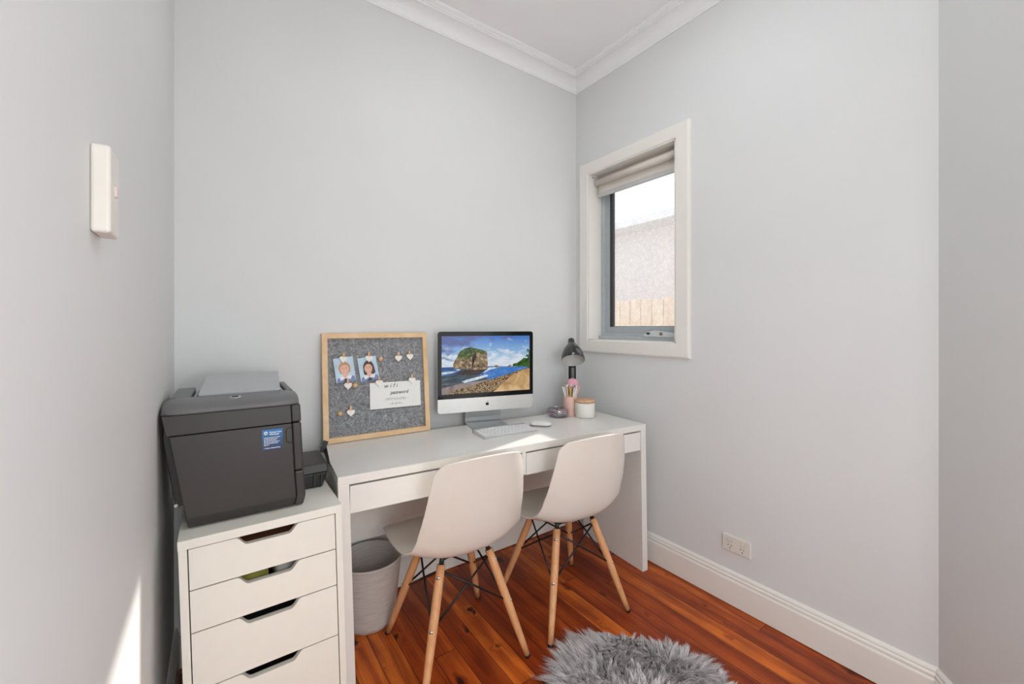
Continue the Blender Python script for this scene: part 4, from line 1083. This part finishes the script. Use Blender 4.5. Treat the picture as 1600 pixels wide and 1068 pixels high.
# ================================================================ CHAIRS
def shell_mesh():
    # profile: (forward f, height z, half width, edge rise, edge forward wrap)
    ctrl = [(0.284, 0.362, 0.150, 0.0, -0.004), (0.277, 0.390, 0.190, -0.004, -0.004), (0.240, 0.418, 0.216, 0.0, -0.004), (0.150, 0.432, 0.232, 0.010, 0.0),
            (0.050, 0.424, 0.236, 0.020, 0.0), (-0.050, 0.416, 0.230, 0.034, 0.002), (-0.125, 0.424, 0.222, 0.054, 0.012), (-0.172, 0.456, 0.213, 0.052, 0.034),
            (-0.200, 0.510, 0.206, 0.034, 0.046), (-0.222, 0.580, 0.199, 0.014, 0.048), (-0.240, 0.655, 0.190, 0.002, 0.048), (-0.255, 0.725, 0.180, -0.006, 0.050),
            (-0.266, 0.778, 0.170, -0.014, 0.054), (-0.275, 0.812, 0.146, -0.020, 0.044)]
    NV, NU = 64, 36
    def cat(t):
        n = len(ctrl) - 1; x = t * n; i = min(int(x), n - 1); f = x - i
        p0, p1, p2, p3 = ctrl[max(i - 1, 0)], ctrl[i], ctrl[i + 1], ctrl[min(i + 2, n)]
        return [0.5 * ((2 * b_) + (-a_ + c_) * f + (2 * a_ - 5 * b_ + 4 * c_ - d_) * f * f + (-a_ + 3 * b_ - 3 * c_ + d_) * f ** 3) for a_, b_, c_, d_ in zip(p0, p1, p2, p3)]
    b = bmesh.new(); g = []
    for i in range(NV + 1):
        f_, z_, w_, er, ef = cat(i / NV); row = []
        for j in range(NU + 1):
            u = -1 + 2 * j / NU; e = abs(u) ** 2.6
            x = u * w_
            flare = 0.004 * max(0, (abs(u) - 0.93) / 0.07)
            row.append(b.verts.new((x, f_ + ef * e, z_ + er * e - (flare if z_ < 0.5 else 0))))
        g.append(row)
    for a, c in zip(g, g[1:]):
        for j in range(NU): b.faces.new((a[j], a[j + 1], c[j + 1], c[j]))
    bmesh.ops.recalc_face_normals(b, faces=b.faces)
    for f in b.faces: f.smooth = True
    me = bpy.data.meshes.new('shell'); b.to_mesh(me); b.free(); me.materials.append(SHELLM)
    return me
def make_chair(label):
    t = thing('shell_chair', label, 'chair', (0, 0, 0), group='moulded shell chairs at the desk')
    o = link('shell', shell_mesh(), t)
    md = o.modifiers.new('thick', 'SOLIDIFY'); md.thickness = 0.008; md.offset = 0
    md = o.modifiers.new('soft', 'BEVEL'); md.width = 0.003; md.segments = 3; md.limit_method = 'ANGLE'; md.angle_limit = R(50)
    ft, tp, zt2 = 0.207, 0.098, 0.388
    sg = [(-1, -1), (1, -1), (1, 1), (-1, 1)]
    def lp(i, z, k=0.0):
        sx, sy = sg[i]; f = z / zt2; r_ = ft + (tp - ft) * f; return Vector((sx * r_, sy * (r_ - 0.004), z))
    for i in range(4):
        p0, p1 = lp(i, 0.006), lp(i, zt2)
        m = 7; pts = [p0.lerp(p1, k / m) for k in range(m + 1)]
        L = MB().tube(pts, [0.0105, 0.0125, 0.0140, 0.0152, 0.0160, 0.0162, 0.0158, 0.0150], 20).build('leg', BEECH, t)
        MB().tube([lp(i, 0.0), lp(i, 0.008)], 0.0112, 16).build('foot_glide', BLACKM, L)
        out = Vector((sg[i][0], sg[i][1], 0)).normalized()
        for zz in (0.355, 0.205):
            c = lp(i, zz); r_ = 0.0158 if zz > 0.3 else 0.0158
            mb = MB(); mb.tube([c + out * (r_ - 0.002), c + out * (r_ + 0.002)], 0.0062, 16); mb.tube([c + out * (r_ + 0.0018), c + out * (r_ + 0.0028)], 0.0022, 8)
            mb.build('bolt', CHROME, L)
        mb = MB(); top = lp(i, zt2); mb.tube([top - Vector((0, 0, 0.002)), top + Vector((-sg[i][0] * 0.010, -sg[i][1] * 0.010, 0.030))], 0.009, 12); mb.build('bracket', BLACKM, t)
    # crossed wires on the four sides and a ring under the seat
    mb = MB()
    for i in range(4):
        j = (i + 1) % 4
        for a, c in ((i, j), (j, i)):
            pa, pc = lp(a, 0.372), lp(c, 0.205)
            off = (Vector((sg[i][0] + sg[j][0], sg[i][1] + sg[j][1], 0))).normalized() * (0.006 if a == i else -0.001)
            ins = -Vector((sg[c][0], sg[c][1], 0)).normalized() * 0.006
            mb.tube([pa + off, (pa + pc) / 2 + off, pc + ins * 1.0 + off], 0.0040, 8)
    rp = [lp(i, 0.398) * 0.95 for i in range(4)]
    for i in range(4):
        a, c = rp[i].copy(), rp[(i + 1) % 4].copy(); a.z = c.z = 0.402; mb.tube([a, c], 0.0036, 8)
    mb.build('wire_brace', BLACKM, t)
    for sx, sy in ((-1, -1), (1, -1), (1, 1), (-1, 1)):
        mb = MB(); mb.lathe([(0, 0), (0.014, 0), (0.014, 0.016), (0, 0.016)], 16, None, Matrix.Translation((sx * 0.082, sy * 0.078, 0.399 + 0.0)))
        mb.build('shock_mount', BLACKM, t)
    return t
ch1 = make_chair('cream moulded shell chair on wooden legs, nearest the drawer unit')
ch1.location = (0.762, 1.458, 0); ch1.rotation_euler = (0, 0, R(-3))
ch2 = dup(ch1, (1.285, 1.411, 0), (0, 0, R(-6)), 'cream moulded shell chair on wooden legs, nearer the window wall and the rug')

# ================================================================ BASKET
bk = thing('fabric_basket', 'pale round fabric basket on the floor under the left end of the desk', 'basket', (0.532, 1.797, 0))
b = bmesh.new(); rings = []; random.seed(9); seg = 56
for z, r_, j in ((0.0, 0.088, 0), (0.004, 0.102, 0.002), (0.02, 0.107, 0.004), (0.045, 0.108, 0.003), (0.07, 0.110, 0.0015), (0.14, 0.117, 0.0008), (0.21, 0.124, 0.0005), (0.268, 0.130, 0), (0.272, 0.1305, 0), (0.270, 0.127, 0), (0.2, 0.120, 0), (0.01, 0.095, 0)):
    rings.append([b.verts.new(((r_ + random.uniform(-j, j)) * math.cos(2 * PI * i / seg), (r_ + random.uniform(-j, j)) * math.sin(2 * PI * i / seg), z)) for i in range(seg)])
for a, c in zip(rings, rings[1:]):
    for i in range(seg): b.faces.new((a[i], a[(i + 1) % seg], c[(i + 1) % seg], c[i]))
b.faces.new(rings[0][::-1]); b.faces.new(rings[-1])
mb = MB(); mb._merge(b, None, None, True); mb.build('body', BASKET, bk)
mb = MB(); mb.lathe([(0.131, 0.262), (0.133, 0.264), (0.133, 0.271), (0.130, 0.273)], 56, cap=False); mb.build('rim', BASKET, bk)

# ================================================================ POWER OUTLET and SWITCH
OUTG = simple('outlet_gap', (176, 170, 162), 0.5)
ou = thing('power_outlet', 'white double power outlet low on the right wall', 'power outlet', (XR, 0.927, 0.273), -PI / 2)
# local x runs along the wall, -y faces the room
MB().box(-0.0625, 0.0625, -0.009, 0.0, -0.0365, 0.0365, 0.004, seg=3).build('plate', OUTL, ou)
for s in (-1, 1):
    mb = MB(); mb.box(s * 0.027 - 0.009, s * 0.027 + 0.009, -0.0115, -0.008, 0.008, 0.020, 0.0015); mb.build('rocker', OUTL, ou)
    mb = MB()
    for (a, c, z0, z1) in ((-0.0105, -0.0092, 0.0065, 0.0215), (0.0092, 0.0105, 0.0065, 0.0215), (-0.0105, 0.0105, 0.0058, 0.0068), (-0.0105, 0.0105, 0.0212, 0.0222)):
        mb.box(s * 0.027 + a, s * 0.027 + c, -0.0093, -0.0089, z0, z1, 0, OUTG)
    for ang, dx, dz in ((30, -0.007, -0.008), (-30, 0.007, -0.008), (0, 0.0, -0.020)):
        mb.box(-0.0012, 0.0012, -0.0096, -0.0089, -0.0038, 0.0038, 0, DARKH, Matrix.Translation((s * 0.027 + dx, 0, dz)) @ Matrix.Rotation(R(ang), 4, 'Y'))
    mb.build('socket_slot', None, ou)
sw = thing('light_switch', 'white light switch plate on the left wall', 'light switch', (XL, 0.744, 1.418), PI / 2)
# local -y points to +x of the room
MB().box(-0.028, 0.028, -0.019, 0.0, -0.055, 0.055, 0.004, seg=3).build('plate', OUTL, sw)
mb = MB(); mb.box(-0.004, 0.004, -0.0215, -0.018, -0.008, 0.006, 0.001, None, Matrix.Translation((0.0, 0, 0.004))); mb.build('toggle', simple('toggle_pinkish', (216, 198, 194), 0.3), sw)

# ================================================================ SHAGGY RUG
rug = thing('shaggy_rug', 'small grey shaggy faux sheepskin rug on the timber floor', 'rug', (1.145, 0.785, 0))
def rug_r(a):       # radius of the hide outline by angle
    return 0.285 * (1 + 0.34 * abs(math.sin(a)) ** 2.0 + 0.035 * math.sin(3 * a + 0.6) + 0.03 * math.sin(5 * a + 1.0))
mb = MB(); n = 72
mb.poly([(rug_r(2 * PI * i / n) * math.cos(2 * PI * i / n), rug_r(2 * PI * i / n) * math.sin(2 * PI * i / n)) for i in range(n)], 0.008, 0, None, Matrix.Rotation(-PI / 2, 4, 'X') @ Matrix.Translation((0, -0.009, 0)) @ Matrix.Diagonal((1, 1, -1, 1)))
mb.build('backing', simple('hide_backing', (120, 114, 116), 0.9), rug)
rng = np.random.default_rng(5)
NCL = 2600; NS = 56000
ca = rng.uniform(0, 2 * PI, NCL); rr = np.sqrt(rng.uniform(0, 1, NCL))
cr = np.array([rug_r(a) for a in ca]) * rr
cxy = np.stack([cr * np.cos(ca), cr * np.sin(ca)], 1)
def field(p):
    return np.stack([np.sin(p[:, 1] * 13 + 1.3) + 0.9 * np.sin(p[:, 0] * 19 + p[:, 1] * 9), np.cos(p[:, 0] * 15 + 0.4) + 0.9 * np.sin(p[:, 1] * 21 - p[:, 0] * 8)], 1)
flow = np.array([-0.35, -0.35])
radial = cxy / (np.linalg.norm(cxy, axis=1, keepdims=True) + 1e-6)
edge = (rr ** 5)[:, None]
cdir = flow * 0.5 * (1 - edge) + field(cxy) * 0.26 + radial * edge * 0.65 + rng.normal(0, 0.20, (NCL, 2))
clen = rng.uniform(0.050, 0.085, NCL); ctint = rng.uniform(0.2, 0.8, NCL); ch = rng.uniform(0.60, 1.1, NCL)
sa_ = rng.uniform(0, 2 * PI, NS); sr = np.sqrt(rng.uniform(0, 1, NS)); srad = np.array([rug_r(a) for a in sa_]) * sr
sxy = np.stack([srad * np.cos(sa_), srad * np.sin(sa_)], 1)
near = np.empty(NS, int)
for i0 in range(0, NS, 2000):
    d = ((sxy[i0:i0 + 2000, None, :] - cxy[None]) ** 2).sum(2); near[i0:i0 + 2000] = d.argmin(1)
L = clen[near] * rng.uniform(0.7, 1.12, NS)
base = np.concatenate([sxy, np.full((NS, 1), 0.007)], 1)
conv = rng.uniform(0.45, 0.95, NS)[:, None]
tip2 = sxy * (1 - conv) + cxy[near] * conv + cdir[near] * L[:, None] + rng.normal(0, 0.0030, (NS, 2))
hz = 0.046 * ch[near] * rng.uniform(0.6, 1.1, NS) * (1 - 0.45 * sr ** 5)
tip = np.concatenate([tip2, hz[:, None]], 1)
midp = base * 0.5 + tip * 0.5; midp[:, 2] = hz * 0.85; midp[:, :2] = base[:, :2] * 0.75 + tip[:, :2] * 0.25 + rng.normal(0, 0.0045, (NS, 2))
Q = 5; ts = np.linspace(0, 1, Q)
P_ = np.stack([(1 - t) ** 2 * base + 2 * t * (1 - t) * midp * 1.0 + t * t * tip for t in ts], 1)
dirv = tip - base; side = np.stack([-dirv[:, 1], dirv[:, 0], np.zeros(NS)], 1); side += rng.normal(0, 0.01, (NS, 3)); side /= np.linalg.norm(side, axis=1, keepdims=True) + 1e-9
wd = rng.uniform(0.0007, 0.0013, NS)
wt_ = np.array([1.0, 1.0, 0.8, 0.5, 0.08])
V = np.stack([P_ - side[:, None] * (wd[:, None] * wt_)[:, :, None], P_ + side[:, None] * (wd[:, None] * wt_)[:, :, None]], 2).reshape(-1, 3)
V[:, 2] = np.maximum(V[:, 2], 0.002)
idx = np.arange(NS)[:, None] * Q * 2 + np.arange(Q - 1)[None] * 2
F = np.stack([idx, idx + 1, idx + 3, idx + 2], 2).reshape(-1, 4)
me = bpy.data.meshes.new('pile')
me.vertices.add(len(V)); me.vertices.foreach_set('co', V.astype(np.float32).ravel())
me.loops.add(F.size); me.loops.foreach_set('vertex_index', F.ravel().astype(np.int32))
me.polygons.add(len(F)); me.polygons.foreach_set('loop_start', np.arange(0, F.size, 4, dtype=np.int32)); me.polygons.foreach_set('loop_total', np.full(len(F), 4, np.int32))
me.update(); me.validate()
at_ = me.attributes.new('tint', 'FLOAT', 'POINT')
tv = np.clip(ctint[near] + rng.normal(0, 0.16, NS), 0, 1)
at_.data.foreach_set('value', np.repeat(tv, Q * 2).astype(np.float32))
me.materials.append(FUR); me.shade_smooth()
o = link('pile', me, rug); o['kind'] = 'stuff'
